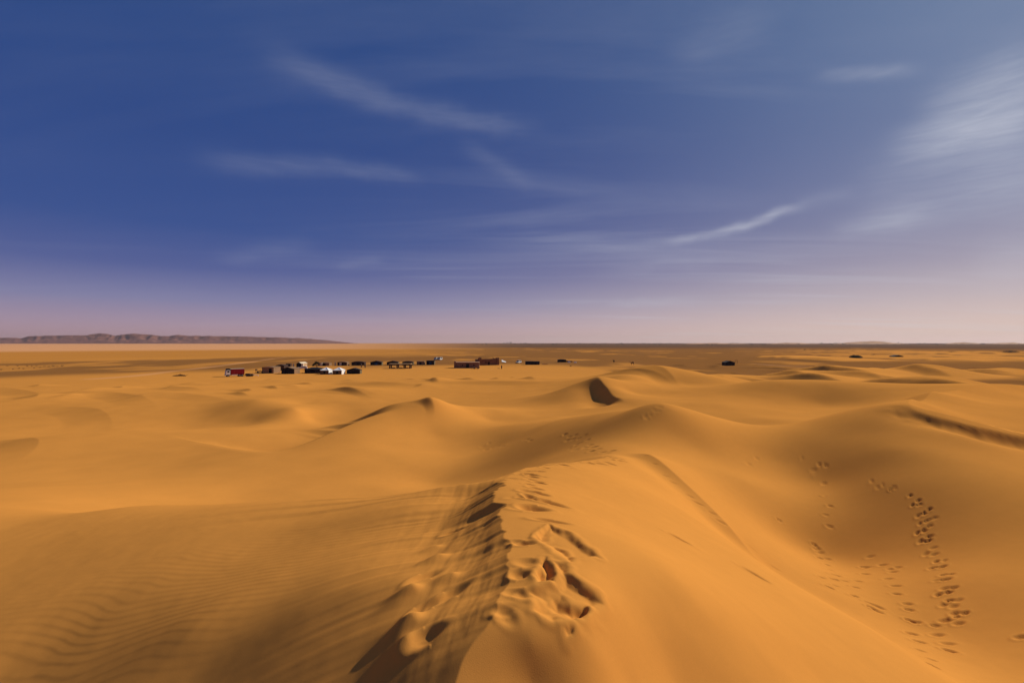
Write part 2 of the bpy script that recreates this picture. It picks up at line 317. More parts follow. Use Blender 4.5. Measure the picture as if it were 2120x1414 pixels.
# broken sand along the crest: outline in the picture, depth, width of the wall
PITS = [
 (crop3([(985,520),(1040,470),(1068,448),(1130,462),(1210,500),(1290,570),(1345,612),(1365,640),(1300,640),(1220,640),(1190,665),(1120,620),(1050,560),(1000,540)]), .055, .05),
 (crop3([(985,520),(1010,475),(1068,448),(1062,490),(1020,530)]), .06, .05),
 (crop3([(1100,560),(1150,575),(1175,615),(1140,600)]), .035, .04),
 (crop3([(1000,700),(1022,650),(1040,640),(1060,670),(1105,690),(1118,735),(1108,775),(1060,785),(1000,800),(985,760)]), .09, .05),
 (crop3([(990,730),(1010,705),(1035,720),(1030,755),(1000,765)]), .07, .03),
 (crop3([(1105,680),(1160,680),(1180,705),(1180,735),(1270,800),(1350,850),(1382,900),(1375,940),(1340,1000),(1290,1045),(1240,1060),(1160,1050),(1080,1025),(1000,985),(972,960),(975,930),(948,850),(1000,820),(1080,790),(1130,740)]), .085, .06),
 (crop3([(1085,855),(1130,850),(1200,890),(1280,925),(1298,955),(1280,990),(1230,1000),(1150,960),(1095,930),(1055,900)]), .055, .05),
 (crop3([(1235,940),(1275,928),(1300,955),(1288,990),(1250,995),(1230,970)]), .05, .03),
 (crop3([(1160,1100),(1185,1085),(1208,1100),(1200,1125),(1165,1130)]), .07, .03),
]
LUMPS = [(905,1160,.14,.06),(850,1228,.12,.065),(932,1196,.11,.045),(848,1292,.12,.07),(836,1345,.13,.07),(900,1135,.10,.03)]
def inside(x, y, poly):
    c = np.zeros(x.shape, bool)
    for (ax, ay), (bx, by) in zip(poly, poly[1:]+poly[:1]):
        c ^= ((ay > y) != (by > y)) & (x < (bx-ax)*(y-ay)/((by-ay) or 1e-9)+ax)
    return c
def relief(x, y, z):
    shp = x.shape; x = x.ravel(); y = y.ravel(); z = z.ravel().copy()
    r = np.hypot(x, y)
    near = np.where((r < 70) & (y > .5))[0]
    o = near[np.argsort(y[near])]; ys = y[o]
    def box(cx, cy, R):
        a, b = np.searchsorted(ys, [cy-R, cy+R]); i = o[a:b]
        return i[np.abs(x[i]-cx) < R]
    rnd = random.Random(8)
    # slumped, streaked lee of the near crest
    m = np.where((y > 1.5) & (y < 11) & (x > -4) & (x < 1.0))[0]
    d, s, e = seg_dist(x[m]+jag(y[m]), y[m], [(-.6, .3), (-.42, 1.6)]+plan(CRA[:8]), 1.0)
    t = d/(.15*y[m]+.1)
    lee = np.where(s > 0, np.exp(-t*t)*ss(0, .25, t), 0)*e*ss(2.5, 3.3, y[m])
    q = x[m]*.62-y[m]*.78; p = x[m]*.78+y[m]*.62       # streaks run down the lee
    n = fbm(q*5.5/(y[m]*.22+.3), p*1.5/(y[m]*.22+.3), 4, 21)
    n2 = fbm(q*16/(y[m]*.22+.3), p*7/(y[m]*.22+.3), 3, 41)
    z[m] += lee*((n-.55)*.05+(n2-.5)*.016)*np.clip(y[m]/4.0, .7, 1.5)
    for px, py, R, h in LUMPS:
        cx, cy = pick([(px, py)])[0]; i = box(cx, cy, R*4)
        u = x[i]-cx; v = y[i]-cy; w = u*.8+v*.6; vv = -u*.6+v*.8
        z[i] += h*np.exp(-(np.where(w < 0, w/(1.6*R), w/(.75*R)))**2-(vv/(.8*R))**2)
    # broken slabs and boot holes on the crest
    for out, dep, w in PITS:
        poly = [tuple(q) for q in pick(out)]
        a = np.array(poly); c = a.mean(0); R = np.abs(a-c).max()+.2; i = box(c[0], c[1], R)
        if not len(i): continue
        jx = x[i]+(fbm(x[i]*9, y[i]*9, 2, 5)-.5)*.05; jy = y[i]+(fbm(x[i]*9+40, y[i]*9, 2, 6)-.5)*.05
        dd, _, _ = seg_dist(jx, jy, poly+poly[:1], 1e-6)
        ins = inside(jx, jy, poly); sd = np.where(ins, dd, -dd)
        z[i] -= .72*dep*ss(-.015, w*1.6, sd)*(1-.35*ss(0, R, sd)) - .007*np.exp(-((sd+.035)/.035)**2)
    for cx, cy, rot, L, Wd, dep in footprints():
        i = box(cx, cy, L*2.2)
        u = x[i]-cx; v = y[i]-cy; c, sn = math.cos(rot), math.sin(rot)
        a = u*c+v*sn; b = -u*sn+v*c
        g = np.sqrt((a/L)**2+(b/Wd)**2)
        z[i] += -dep*(1-ss(.25, 1.15, g))+dep*.2*np.exp(-((g-1.35)/.28)**2)*(.6+.8*(a < 0))
    # crumbling toe of the dune on the right
    m = np.where((x > 21) & (x < 34) & (y > 18) & (y < 33))[0]
    d, s, e = seg_dist(x[m], y[m], CREASES[5][0], 1.0)
    z[m] += np.where(s < 0, (fbm(x[m]*1.5, y[m]*.9, 3, 31)-.5)*.16*np.exp(-((d-.7)/.6)**2), 0)*e
    # wind ripples on the left face
    m = np.where((r < 16) & (x < .5) & (y > 1))[0]
    X, Y = x[m], y[m]
    wx = X+(fbm(X*.7, Y*.7, 2, 51)-.5)*1.0; wy = Y+(fbm(X*.55, Y*.55, 3, 61)-.5)*.5
    ph = (wy*1.0+wx*.22+.10*np.sin(wx*1.3))*2*math.pi/.125
    mask = ss(.9, 2.2, -X)*(1-ss(7, 10.5, r[m]))*ss(4.4, 6.2, r[m])*ss(.30, .62, fbm(X*.35+3, Y*.35, 2, 71)+.12)
    z[m] += .0011*np.sin(ph+.5*np.sin(ph))*mask
    z += (fbm(x*2.2, y*2.2, 3, 81)-.5)*.012*(1-ss(8, 30, r))
    return z.reshape(shp)
# ---------------------------------------------------------------- materials
def new_mat(name, rough=.9):
    m = bpy.data.materials.new(name); m.use_nodes = True; nt = m.node_tree
    b = nt.nodes['Principled BSDF']; b.inputs['Roughness'].default_value = rough; b.inputs['Specular IOR Level'].default_value = .15
    return m, nt, b
def sand_material():
    m, nt, b = new_mat('sand', 1.0); L = nt.links
    b.inputs['Specular IOR Level'].default_value = 0.0
    at = N(nt, 'ShaderNodeAttribute', attribute_name='albedo')
    geo = N(nt, 'ShaderNodeNewGeometry')
    def noise(sc, det=3, stretch=(1, 1, 1), rough=.5):
        mp = N(nt, 'ShaderNodeMapping'); L.new(geo.outputs['Position'], mp.inputs[0]); mp.inputs['Scale'].default_value = stretch
        n = N(nt, 'ShaderNodeTexNoise', ins={'Scale': sc, 'Detail': det, 'Roughness': rough}); L.new(mp.outputs[0], n.inputs[0]); return n.outputs[0]
    v = math_node(nt, 'ADD', math_node(nt, 'MULTIPLY', noise(.35, 4), .16), math_node(nt, 'MULTIPLY', noise(3.0, 4, (1, 1, 1), .6), .10))
    v = math_node(nt, 'ADD', v, math_node(nt, 'MULTIPLY', noise(.02, 4, (.5, 1, 1)), .14))
    v = math_node(nt, 'ADD', v, math_node(nt, 'MULTIPLY', noise(60.0, 3, (1, 1, 1), .7), .12))
    v = math_node(nt, 'ADD', v, .74)
    sc = N(nt, 'ShaderNodeVectorMath', operation='SCALE'); L.new(at.outputs['Color'], sc.inputs[0]); L.new(v, sc.inputs['Scale'])
    L.new(sc.outputs[0], b.inputs['Base Color'])
    # grain and faint ripples
    gr = noise(140.0, 2)
    bu = N(nt, 'ShaderNodeBump', ins={'Strength': .25, 'Distance': .004}); L.new(gr, bu.inputs['Height'])
    L.new(bu.outputs[0], b.inputs['Normal'])
    return m
SAND = np.array((.645, .264, .051)); GRAVEL = np.array((.285, .122, .034)); PALE = np.array((.72, .345, .15)); DARKG = np.array((.15, .078, .042))
TRACKS = [[(600,738),(560,744),(500,752),(420,762),(350,770),(280,781),(200,788)], [(1500,752),(1600,757),(1700,760)]]
def plain_pt(px, py, base=12.5):
    D = base*FPX/(py-CY); return ((px-CX)/FPX*D, D)
def albedo(x, y, z):
    lowz = low_height(x, y); r = np.hypot(x, y); u = np.where(y > 1, x/np.maximum(y, 1), np.sign(x)*9)
    n1 = fbm(x/90, y/140, 4, 11); n2 = fbm(x/900, y/1500, 3, 12); n3 = fbm(x/35, y/60, 4, 13)
    left = 1-ss(-.55, .05, u)
    # stony plain beyond the dunes, with tongues of sand over it
    st = 265-140*ss(.1, .4, u)
    g = ss(st-20, st+30, r+(n1-.5)*90)*(1-left*ss(430, 520, r+(n1-.5)*120))
    g = g*(.35+.65*ss(.36, .52, n3+.14*(1-left)))*(1-ss(.6, 1.4, lowz)*(1-ss(500, 900, r)))
    c = SAND[None]*(1-g[:,None])+GRAVEL[None]*g[:,None]
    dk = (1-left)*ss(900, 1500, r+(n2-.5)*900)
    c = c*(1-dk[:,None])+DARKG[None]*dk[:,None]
    # sand sheets on the right
    rt = ss(.45, .75, u)*ss(420, 520, r+(n1-.5)*120)*(1-ss(900, 1200, r))*ss(.36, .5, n3)
    c = c*(1-rt[:,None])+SAND[None]*rt[:,None]
    mid = left*ss(430, 560, r)
    c = c*(1-mid[:,None])+(SAND*.86)[None]*mid[:,None]
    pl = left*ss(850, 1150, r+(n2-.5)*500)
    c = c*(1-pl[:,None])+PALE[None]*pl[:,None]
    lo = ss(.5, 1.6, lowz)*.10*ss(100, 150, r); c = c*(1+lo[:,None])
    i = np.where((r > 130) & (r < 700))[0]
    for tr in TRACKS:
        pts = [plain_pt(*p) for p in tr]
        d, _, _ = seg_dist(x[i], y[i], pts, 1.0)
        k = (1-ss(.5, 4.0, d+(n3[i]-.5)*6))*.45*ss(.3, .55, n1[i])
        c[i] = c[i]*(1-k[:,None])+(PALE*1.02)[None]*k[:,None]
    return np.clip(c, 0, 1)

# ---------------------------------------------------------------- ground sheet, finer towards the eye
C = scene.collection.objects
def ground():
    us = np.linspace(-1.12, 1.12, 1010); th = np.arctan(us)
    a0 = th[-1]; rest = np.linspace(a0, 2*math.pi-a0, 90)[1:-1]
    th = np.concatenate([th, rest])
    lr = np.concatenate([np.arange(math.log(.7), math.log(2.6), .02), np.arange(math.log(2.6), math.log(6), .0031), np.arange(math.log(6), math.log(26), .0036), np.arange(math.log(26), math.log(110), .0062), np.arange(math.log(110), math.log(420), .008), np.arange(math.log(420), math.log(26000), .05)])
    A, R = np.meshgrid(th, np.exp(lr)); X = R*np.sin(A); Y = R*np.cos(A)
    Z = relief(X, Y, height(X, Y))
    nr, nc = X.shape
    co = np.stack([X, Y, Z], -1).reshape(-1, 3)
    zc = float(height(np.array([0.]), np.array([0.]))[0])
    co = np.vstack([co, [[0, 0, zc]]])
    i = (np.arange(nr-1)[:,None]*nc+np.arange(nc)[None]); j = np.arange(nr-1)[:,None]*nc+((np.arange(nc)+1)%nc)[None]
    quads = np.stack([i, i+nc, j+nc, j], -1).reshape(-1, 4)[:, ::-1]
    cap = np.stack([np.full(nc, nr*nc), np.arange(nc), (np.arange(nc)+1)%nc], -1)[:, ::-1]
    me = bpy.data.meshes.new('ground')
    me.vertices.add(len(co)); me.vertices.foreach_set('co', co.ravel())
    nl = len(quads)*4+len(cap)*3
    me.loops.add(nl); me.loops.foreach_set('vertex_index', np.concatenate([quads.ravel(), cap.ravel()]).astype(np.int32))
    me.polygons.add(len(quads)+len(cap))
    me.polygons.foreach_set('loop_start', np.concatenate([np.arange(len(quads))*4, len(quads)*4+np.arange(len(cap))*3]).astype(np.int32))
    me.update(calc_edges=True)
    me.polygons.foreach_set('use_smooth', np.ones(len(quads)+len(cap), bool))
    at = me.attributes.new('albedo', 'FLOAT_COLOR', 'POINT')
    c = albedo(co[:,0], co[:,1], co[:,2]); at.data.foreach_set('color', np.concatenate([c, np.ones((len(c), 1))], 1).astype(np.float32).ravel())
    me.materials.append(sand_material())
    o = bpy.data.objects.new('ground', me); C.link(o); o['kind'] = 'structure'; o['label'] = 'orange sand dunes with boot prints running down to a flat stony plain'
    return o
ground()

# ---------------------------------------------------------------- far hills on the left
def hills():
    m, nt, b = new_mat('hill_rock', 1.0); L = nt.links
    geo = N(nt, 'ShaderNodeNewGeometry'); mp = N(nt, 'ShaderNodeMapping'); L.new(geo.outputs['Position'], mp.inputs[0]); mp.inputs['Scale'].default_value = (.004, .004, .02)
    n = N(nt, 'ShaderNodeTexNoise', ins={'Scale': 1.0, 'Detail': 5.0}); L.new(mp.outputs[0], n.inputs[0])
    L.new(ramp(nt, n.outputs[0], [(.3, (.17, .062, .045)), (.7, (.27, .115, .075))]), b.inputs['Base Color'])
    prof = [(-900,706),(-600,694),(-300,690),(-120,695),(0,698),(45,699),(60,695),(110,693.5),(180,693),(192,690.5),(205,689),(222,690),(238,694),(250,692),(275,690),(310,691.5),(335,695),(352,694),(368,692.5),(390,694),(480,695),(560,697),(620,699),(660,702),(700,706),(735,709.6),(760,711)]
    px = np.arange(-900, 762, 3.0); top = np.interp(px, *zip(*prof)); top += (fbm(px/14, px*0, 3, 7)-.5)*1.4*ss(711, 700, top)
    D0 = 8200.0; nd = 26
    co = []; 
    for k in range(nd+1):
        t = k/nd; D = D0+t*1700
        f = np.interp(t, [0, .12, .35, .5, .62, 1], [0, .22, .62, 1, .9, 0])
        rid = fbm(px/22+0*t, np.full_like(px, t*4), 4, 5)
        h = (710.6-top)/1000*(D0+850)*f*(1-(.6*abs(rid-.5)*2)*(1 if t < .5 else .4)*(1-abs(f-1)**.0*(1 if abs(t-.5) < .01 else 0)))
        co.append(np.stack([(px-CX)/FPX*D, np.full_like(px, D), h-3], -1))
    co = np.array(co); nr, nc, _ = co.shape
    f = [(r*nc+c, r*nc+c+1, (r+1)*nc+c+1, (r+1)*nc+c) for r in range(nr-1) for c in range(nc-1)]
    me = bpy.data.meshes.new('hills'); me.from_pydata(co.reshape(-1, 3).tolist(), [], f); me.update()
    me.polygons.foreach_set('use_smooth', np.ones(len(f), bool)); me.materials.append(m)
    o = bpy.data.objects.new('hills', me); C.link(o); o['kind'] = 'structure'; o['label'] = 'low purple brown table hills along the left horizon'
hills()
# ---------------------------------------------------------------- object helpers
def gz(x, y): return float(height(np.array([float(x)]), np.array([float(y)]))[0])
def mat(name, col, rough=.9, var=.25, sc=3.0, bump=0.0, metal=0.0, wave=None):
    m, nt, b = new_mat(name, rough); L = nt.links
    tc = N(nt, 'ShaderNodeTexCoord'); n = N(nt, 'ShaderNodeTexNoise', ins={'Scale': sc, 'Detail': 4.0}); L.new(tc.outputs['Object'], n.inputs[0])
    lo = tuple(c*(1-var) for c in col); hi = tuple(min(1, c*(1+var)) for c in col)
    c = ramp(nt, n.outputs[0], [(.3, lo), (.7, hi)])
    if wave:
        mp = N(nt, 'ShaderNodeMapping'); L.new(tc.outputs['Object'], mp.inputs[0])
        w = N(nt, 'ShaderNodeTexWave', wave_type='BANDS', bands_direction=wave[1], ins={'Scale': wave[0], 'Distortion': .6}); L.new(mp.outputs[0], w.inputs[0])
        c = mixc(nt, math_node(nt, 'MULTIPLY', w.outputs['Fac'], .45), c, tuple(v*.35 for v in col))
    L.new(c, b.inputs['Base Color']); b.inputs['Metallic'].default_value = metal
    if bump:
        bu = N(nt, 'ShaderNodeBump', ins={'Strength': .5, 'Distance': bump}); L.new(n.outputs[0], bu.inputs['Height']); L.new(bu.outputs[0], b.inputs['Normal'])
    return m
M = dict(
 goat=mat('goat_hair_cloth', (.028, .024, .026), var=.35, wave=(1.1, 'X')), goat2=mat('dark_brown_cloth', (.075, .042, .03), var=.3, wave=(1.3, 'X')),
 camel=mat('camel_hair_cloth', (.30, .17, .085), var=.2, wave=(1.2, 'Y')), tan=mat('tan_canvas', (.48, .31, .17), var=.15), cream=mat('cream_canvas', (.66, .53, .36), var=.1),
 white=mat('white_canvas', (.80, .77, .72), var=.05), reed=mat('reed_matting', (.17, .105, .06), var=.25, wave=(4.0, 'X')), olive=mat('olive_canvas', (.17, .125, .06), var=.2),
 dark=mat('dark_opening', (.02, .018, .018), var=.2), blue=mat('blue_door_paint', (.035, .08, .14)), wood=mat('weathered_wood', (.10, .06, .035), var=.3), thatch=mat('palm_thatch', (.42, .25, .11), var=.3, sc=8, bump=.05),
 mud=mat('mud_plaster', (.24, .125, .07), var=.22, sc=1.5, bump=.04), mud2=mat('pale_mud_roof', (.50, .30, .17), var=.15), mud3=mat('red_mud_plaster', (.20, .095, .052), var=.25, sc=2.0, bump=.05),
 red=mat('red_lorry_paint', (.24, .008, .014), .6, .25), wpaint=mat('white_paint', (.72, .69, .63), .5, .12), glass=mat('dark_window_glass', (.015, .018, .022), .15, .1), rubber=mat('black_rubber', (.012, .012, .012), .8),
 metal=mat('grey_metal', (.22, .21, .20), .5, .2), chrome=mat('dusty_bumper_metal', (.30, .27, .23), .5, .2), tarp=mat('pale_lit_roof', (.62, .54, .40), var=.12), maroon=mat('maroon_cloth', (.14, .03, .025), var=.3),
 robe=mat('dark_robe', (.022, .02, .028), var=.2), robe2=mat('indigo_robe', (.02, .025, .06), var=.2), robe3=mat('brown_robe', (.09, .045, .025), var=.2), skin=mat('skin', (.22, .11, .065)), cloth=mat('white_turban_cloth', (.6, .55, .47)),
 fur=mat('camel_fur', (.10, .052, .024), var=.3, sc=5), bark=mat('bark', (.07, .045, .03)), leaf=mat('dry_dark_foliage', (.028, .03, .014), var=.4, sc=6), scrub=mat('dry_scrub', (.075, .05, .024), var=.4, sc=6), stick=mat('dead_sticks', (.08, .045, .025), var=.3), carpet=mat('woven_carpet', (.22, .055, .035), var=.4, sc=5))
class MB:
    def __init__(s): s.v = []; s.f = []
    def add(s, v, f):
        k = len(s.v); s.v += [tuple(p) for p in v]; s.f += [tuple(i+k for i in q) for q in f]; return s
    def box(s, x0, x1, y0, y1, z0, z1, tx=0.0, ty=0.0):
        return s.add([(x0, y0, z0), (x1, y0, z0), (x1, y1, z0), (x0, y1, z0), (x0+tx, y0+ty, z1), (x1-tx, y0+ty, z1), (x1-tx, y1-ty, z1), (x0+tx, y1-ty, z1)],
                     [(3, 2, 1, 0), (4, 5, 6, 7), (0, 1, 5, 4), (1, 2, 6, 5), (2, 3, 7, 6), (3, 0, 4, 7)])
    def bar(s, a, b, r0, r1=None, n=6):
        r1 = r0 if r1 is None else r1; a = Vector(a); b = Vector(b); d = (b-a).normalized(); u = d.orthogonal().normalized(); w = d.cross(u)
        v = [a+(u*math.cos(t)+w*math.sin(t))*r0 for t in (2*math.pi*k/n for k in range(n))]+[b+(u*math.cos(t)+w*math.sin(t))*r1 for t in (2*math.pi*k/n for k in range(n))]
        return s.add(v, [(k, (k+1) % n, n+(k+1) % n, n+k) for k in range(n)]+[tuple(range(n-1, -1, -1)), tuple(range(n, 2*n))])
    def prism(s, outline, y0, y1):            # outline in x, z
        n = len(outline)
        return s.add([(x, y0, z) for x, z in outline]+[(x, y1, z) for x, z in outline],
                     [(k, n+k, n+(k+1) % n, (k+1) % n) for k in range(n)]+[tuple(range(n)), tuple(range(2*n-1, n-1, -1))])
    def build(s, name, m, parent=None, smooth=False, bevel=0):
        me = bpy.data.meshes.new(name); me.from_pydata(s.v, [], s.f)
        bm = bmesh.new(); bm.from_mesh(me); bmesh.ops.recalc_face_normals(bm, faces=bm.faces)
        if bevel: bmesh.ops.bevel(bm, geom=bm.edges[:], offset=bevel, segments=2, affect='EDGES', profile=.6)
        bm.to_mesh(me); bm.free()
        if smooth: me.polygons.foreach_set('use_smooth', [True]*len(me.polygons))
        me.materials.append(m); o = bpy.data.objects.new(name, me); C.link(o)
        if parent is not None: o.parent = parent
        return o
def tag(o, label, cat, group=None, kind=None):
    o['label'] = label; o['category'] = cat
    if group: o['group'] = group
    if kind: o['kind'] = kind
    return o
def thing(name, label, cat, loc, rz=0.0, group=None):
    o = bpy.data.objects.new(name, None); C.link(o); o.location = loc; o.rotation_euler = (0, 0, rz); o.empty_display_size = .3
    return tag(o, label, cat, group)
def spot(px, py, dz=-.03):
    x, y = plain_pt(px, py)
    for _ in range(4):                         # settle on the real ground under this sight line
        z = gz(x, y); x, y = plain_pt(px, py, EYE-z)
    return x, y, gz(x, y)+dz

# ---------------------------------------------------------------- tents of the camp
def cloth_sheet(p00, p10, p11, p01, sag, n=6):
    mb = MB(); v = []
    for i in range(n+1):
        for j in range(n+1):
            a, b = i/n, j/n
            p = (Vector(p00)*(1-a)+Vector(p10)*a)*(1-b)+(Vector(p01)*(1-a)+Vector(p11)*a)*b
            p.z -= sag*math.sin(math.pi*a)*math.sin(math.pi*b); v.append(p)
    f = [(i*(n+1)+j, (i+1)*(n+1)+j, (i+1)*(n+1)+j+1, i*(n+1)+j+1) for i in range(n) for j in range(n)]
    return mb.add(v, f)
def solid(o, t=.04):
    md = o.modifiers.new('thickness', 'SOLIDIFY'); md.thickness = t; md.offset = -1; return o
def tent(name, label, px0, px1, py, h, eave, depth, front, side, roof, style='hip', door='dark', flap=None, group='tents of the camp', cat='tent', base=None, door_at=.5):
    """a nomad tent: px0..px1 is its front on the ground line py"""
    xm, y, z = spot((px0+px1)/2, base or py)
    w = (px1-px0)/1000*y; t = thing(name, label, cat, (xm, y, z), 0, group); a = w/2
    r = .12
    # front wall with its door opening, side walls, back wall
    dw = min(.9, w*.14); dc = (door_at-.5)*w; dh = eave*.82
    fw = MB()
    gable = style == 'gable'
    fw.box(-a, dc-dw, 0, .06, -.3, eave).box(dc+dw, a, 0, .06, -.3, eave).box(dc-dw, dc+dw, 0, .06, dh, eave)
    if gable: fw.prism([(-a, eave), (a, eave), (0, h)], .002, .05)
    fw.build('front_wall', M[front], t)
    MB().box(dc-dw+.02, dc+dw-.02, .10, .14, -.3, dh).build('door_curtain', M[door], t)
    for s_ in (-1, 1): MB().box(s_*a-.05, s_*a+.05, .062, depth, -.3, eave).build('side_wall', M[side], t)
    bw = MB().box(-a, a, depth, depth+.06, -.3, eave)
    if gable: bw.prism([(-a, eave), (a, eave), (0, h)], depth+.002, depth+.05)
    bw.build('back_wall', M[side], t)
    o_ = .22
    rb = MB()
    n = 8
    if style == 'gable':
        for s_ in (-1, 1):
            c = cloth_sheet((s_*(a+o_), -o_, eave-.06), (s_*(a+o_), depth+o_, eave-.06), (0, depth+o_, h+.03), (0, -o_, h+.03), .10); rb.add(c.v, c.f)
    elif style == 'hip':
        ry0, ry1 = depth*.33, depth*.67; rx = a*.35
        A, B, D_, E = (-a-o_, -o_, eave-.05), (a+o_, -o_, eave-.05), (a+o_, depth+o_, eave-.05), (-a-o_, depth+o_, eave-.05)
        p, q = (-rx, depth/2, h), (rx, depth/2, h)
        for quad in ((A, B, q, p), (B, D_, q, q), (D_, E, p, q), (E, A, p, p)):
            c = cloth_sheet(*quad, .09); rb.add(c.v, c.f)
    elif style == 'pyramid':
        A, B, D_, E = (-a-o_, -o_, eave-.05), (a+o_, -o_, eave-.05), (a+o_, depth+o_, eave-.05), (-a-o_, depth+o_, eave-.05)
        p = (0, depth/2, h)
        for quad in ((A, B, p, p), (B, D_, p, p), (D_, E, p, p), (E, A, p, p)):
            c = cloth_sheet(*quad, .16); rb.add(c.v, c.f)
    elif style == 'flat':
        rb.box(-a-.1, a+.1, -.1, depth+.1, eave, h)
    elif style == 'dome':
        v = []; k = 10
        for i in range(k+1):
            for j in range(k+1):
                u, w_ = i/k*2-1, j/k
                zz = eave+(h-eave)*(1-abs(u)**2.4)*(.75+.25*math.sin(math.pi*w_)); v.append((u*(a+o_), -o_+w_*(depth+2*o_), zz))
        rb.add(v, [(i*(k+1)+j, (i+1)*(k+1)+j, (i+1)*(k+1)+j+1, i*(k+1)+j+1) for i in range(k) for j in range(k)])
        rb.prism([(i/k*2*(a)-a, eave+(h-eave)*(1-abs(i/k*2-1)**2.4)*.74) for i in range(k+1)], -.03, .03)
    ro = rb.build('roof', M[roof], t)
    if style in ('gable', 'hip', 'pyramid', 'dome'): solid(ro)
    for xx in (-a, a): MB().bar((xx, -.10, -.3), (xx, -.10, eave+.1), .05).build('corner_pole', M['wood'], t)
    for s_ in (-1, 1): MB().bar((s_*a, -.1, eave), (s_*(a+.9), -1.1, -.05), .02, n=4).build('guy_rope', M['wood'], t)
    if flap:                                   # pale screen beside the door, turned to the right
        fx = (flap-.5)*w
        MB().box(fx-.45, fx+.45, -.95, -.85, -.2, eave*.95).box(fx+.37, fx+.45, -.86, -.1, -.2, eave*.95).build('entrance_screen', M['cream'], t)
    return t
FR, SR = 'front row of camp tents', 'back row of camp tents'
tent('camp_tent', 'brown tent with dark doorway and sunlit side, left end of the front row', 543, 566, 773, 2.75, 2.45, 6.0, 'camel', 'camel', 'camel', 'dome', group=FR, door_at=.72)
tent('camp_tent', 'brown gabled tent with front coloured dark as shade, second from left in the front row', 583, 609, 774, 2.75, 2.05, 5.2, 'goat', 'camel', 'camel', 'gable', group=FR)  # front takes black cloth for its shade, the sides keep the brown
tent('camp_tent', 'wide low black awning tent just left of the white tents', 631, 663, 773, 2.45, 1.85, 5.0, 'goat', 'goat', 'goat', 'hip', group=FR)
tent('canopy_tent', 'white peaked tent with brown reed front, left one of the white pair', 663, 680, 775, 2.75, 1.65, 4.2, 'reed', 'white', 'white', 'pyramid', group='white peaked tents')
tent('canopy_tent', 'white peaked tent with brown reed front, right one of the white pair', 689, 707, 775, 2.75, 1.65, 4.2, 'reed', 'white', 'white', 'pyramid', group='white peaked tents')
tent('camp_tent', 'black gabled tent standing right of the white tents', 718, 745, 774, 2.4, 1.65, 2.6, 'goat', 'olive', 'goat', 'gable', group=FR)
tent('camp_tent', 'brown domed tent roof showing behind the front row, near its left end', 571, 588, 767, 2.8, 2.1, 4.0, 'goat2', 'goat2', 'goat2', 'dome', group=FR)
tent('toilet_hut', 'small dark square cabin left of the beige tent', 592, 601, 761, 2.0, 1.9, 1.6, 'goat', 'goat2', 'goat', 'flat', group='cabins', cat='cabin')
tent('camp_tent', 'beige tent with front coloured dark as shade and pale sunlit roof, left end of the back row', 614, 624, 760, 2.55, 1.85, 7.0, 'goat', 'tan', 'cream', 'gable', group=SR, flap=1.35)  # black front on a beige tent: shade of that face put into colour
tent('camp_tent', 'brown tent behind the small tree, pale screen at its dark door', 658, 681, 757.5, 2.0, 1.75, 4.0, 'camel', 'camel', 'camel', 'hip', group=SR, flap=.36, door_at=.55)
tent('camp_tent', 'brown round-roofed tent with a pale screen in front, third in the back row', 699, 718, 757, 2.35, 1.8, 4.0, 'goat2', 'camel', 'camel', 'dome', group=SR, flap=.35)
tent('camp_tent', 'dark maroon round-roofed tent, fourth in the back row', 728, 754, 756.5, 2.35, 1.7, 3.0, 'goat2', 'goat2', 'goat2', 'dome', group=SR)
tent('camp_tent', 'dark pitched tent with bluish door, fifth in the back row', 767, 790, 756, 2.5, 1.75, 3.0, 'goat', 'olive', 'goat2', 'gable', group=SR, door='blue')
tent('camp_tent', 'dark pitched tent behind the left half of the pergola', 801, 824, 756, 2.45, 1.8, 3.0, 'goat', 'olive', 'goat2', 'gable', group=SR)
tent('camp_tent', 'dark round-roofed tent behind the right half of the pergola', 833, 855, 756, 2.35, 1.75, 3.0, 'goat', 'olive', 'goat2', 'dome', group=SR)
tent('camp_tent', 'brown striped flat-topped tent right of the pergola', 863, 878, 755.5, 2.1, 2.0, 3.5, 'camel', 'camel', 'camel', 'flat', group=SR)
tent('camp_tent', 'black flat-topped tent with blue door, right end of the back row', 883, 899, 755.5, 2.5, 2.2, 3.0, 'goat', 'olive', 'goat', 'flat', group=SR, door='blue')
tent('nomad_tent', 'long black flat-topped tent right of the white car', 1088, 1117, 755, 1.95, 1.8, 4.0, 'goat', 'goat', 'goat', 'flat', group='black tents beyond the houses')
tent('nomad_tent', 'small black tent beside a low rubble wall', 1155, 1172, 750, 2.0, 1.55, 3.0, 'goat', 'goat', 'goat', 'dome', group='black tents beyond the houses')
tent('nomad_tent', 'lone black pitched tent standing on the open plain', 1502, 1521, 753.5, 2.6, 1.8, 4.5, 'goat', 'goat', 'goat', 'gable', group='black tents on the plain')
tent('nomad_tent', 'far low black tent on the sand sheet at the right', 1850, 1870, 739, 1.7, .8, 5, 'goat', 'goat', 'goat', 'gable', group='black tents on the plain')
# wooden frame at the lone tent
def frame_stand():
    x, y, z = spot(1524, 753.5); t = thing('pole_rack', 'bare wooden pole rack at the right side of the lone black tent', 'rack', (x, y, z))
    for xx in (-.6, .6): MB().bar((xx, 0, -.2), (xx, 0, 1.9), .09).build('post', M['wood'], t)
    MB().bar((-.75, 0, 1.85), (.75, 0, 1.85), .09).build('beam', M['wood'], t)
frame_stand()
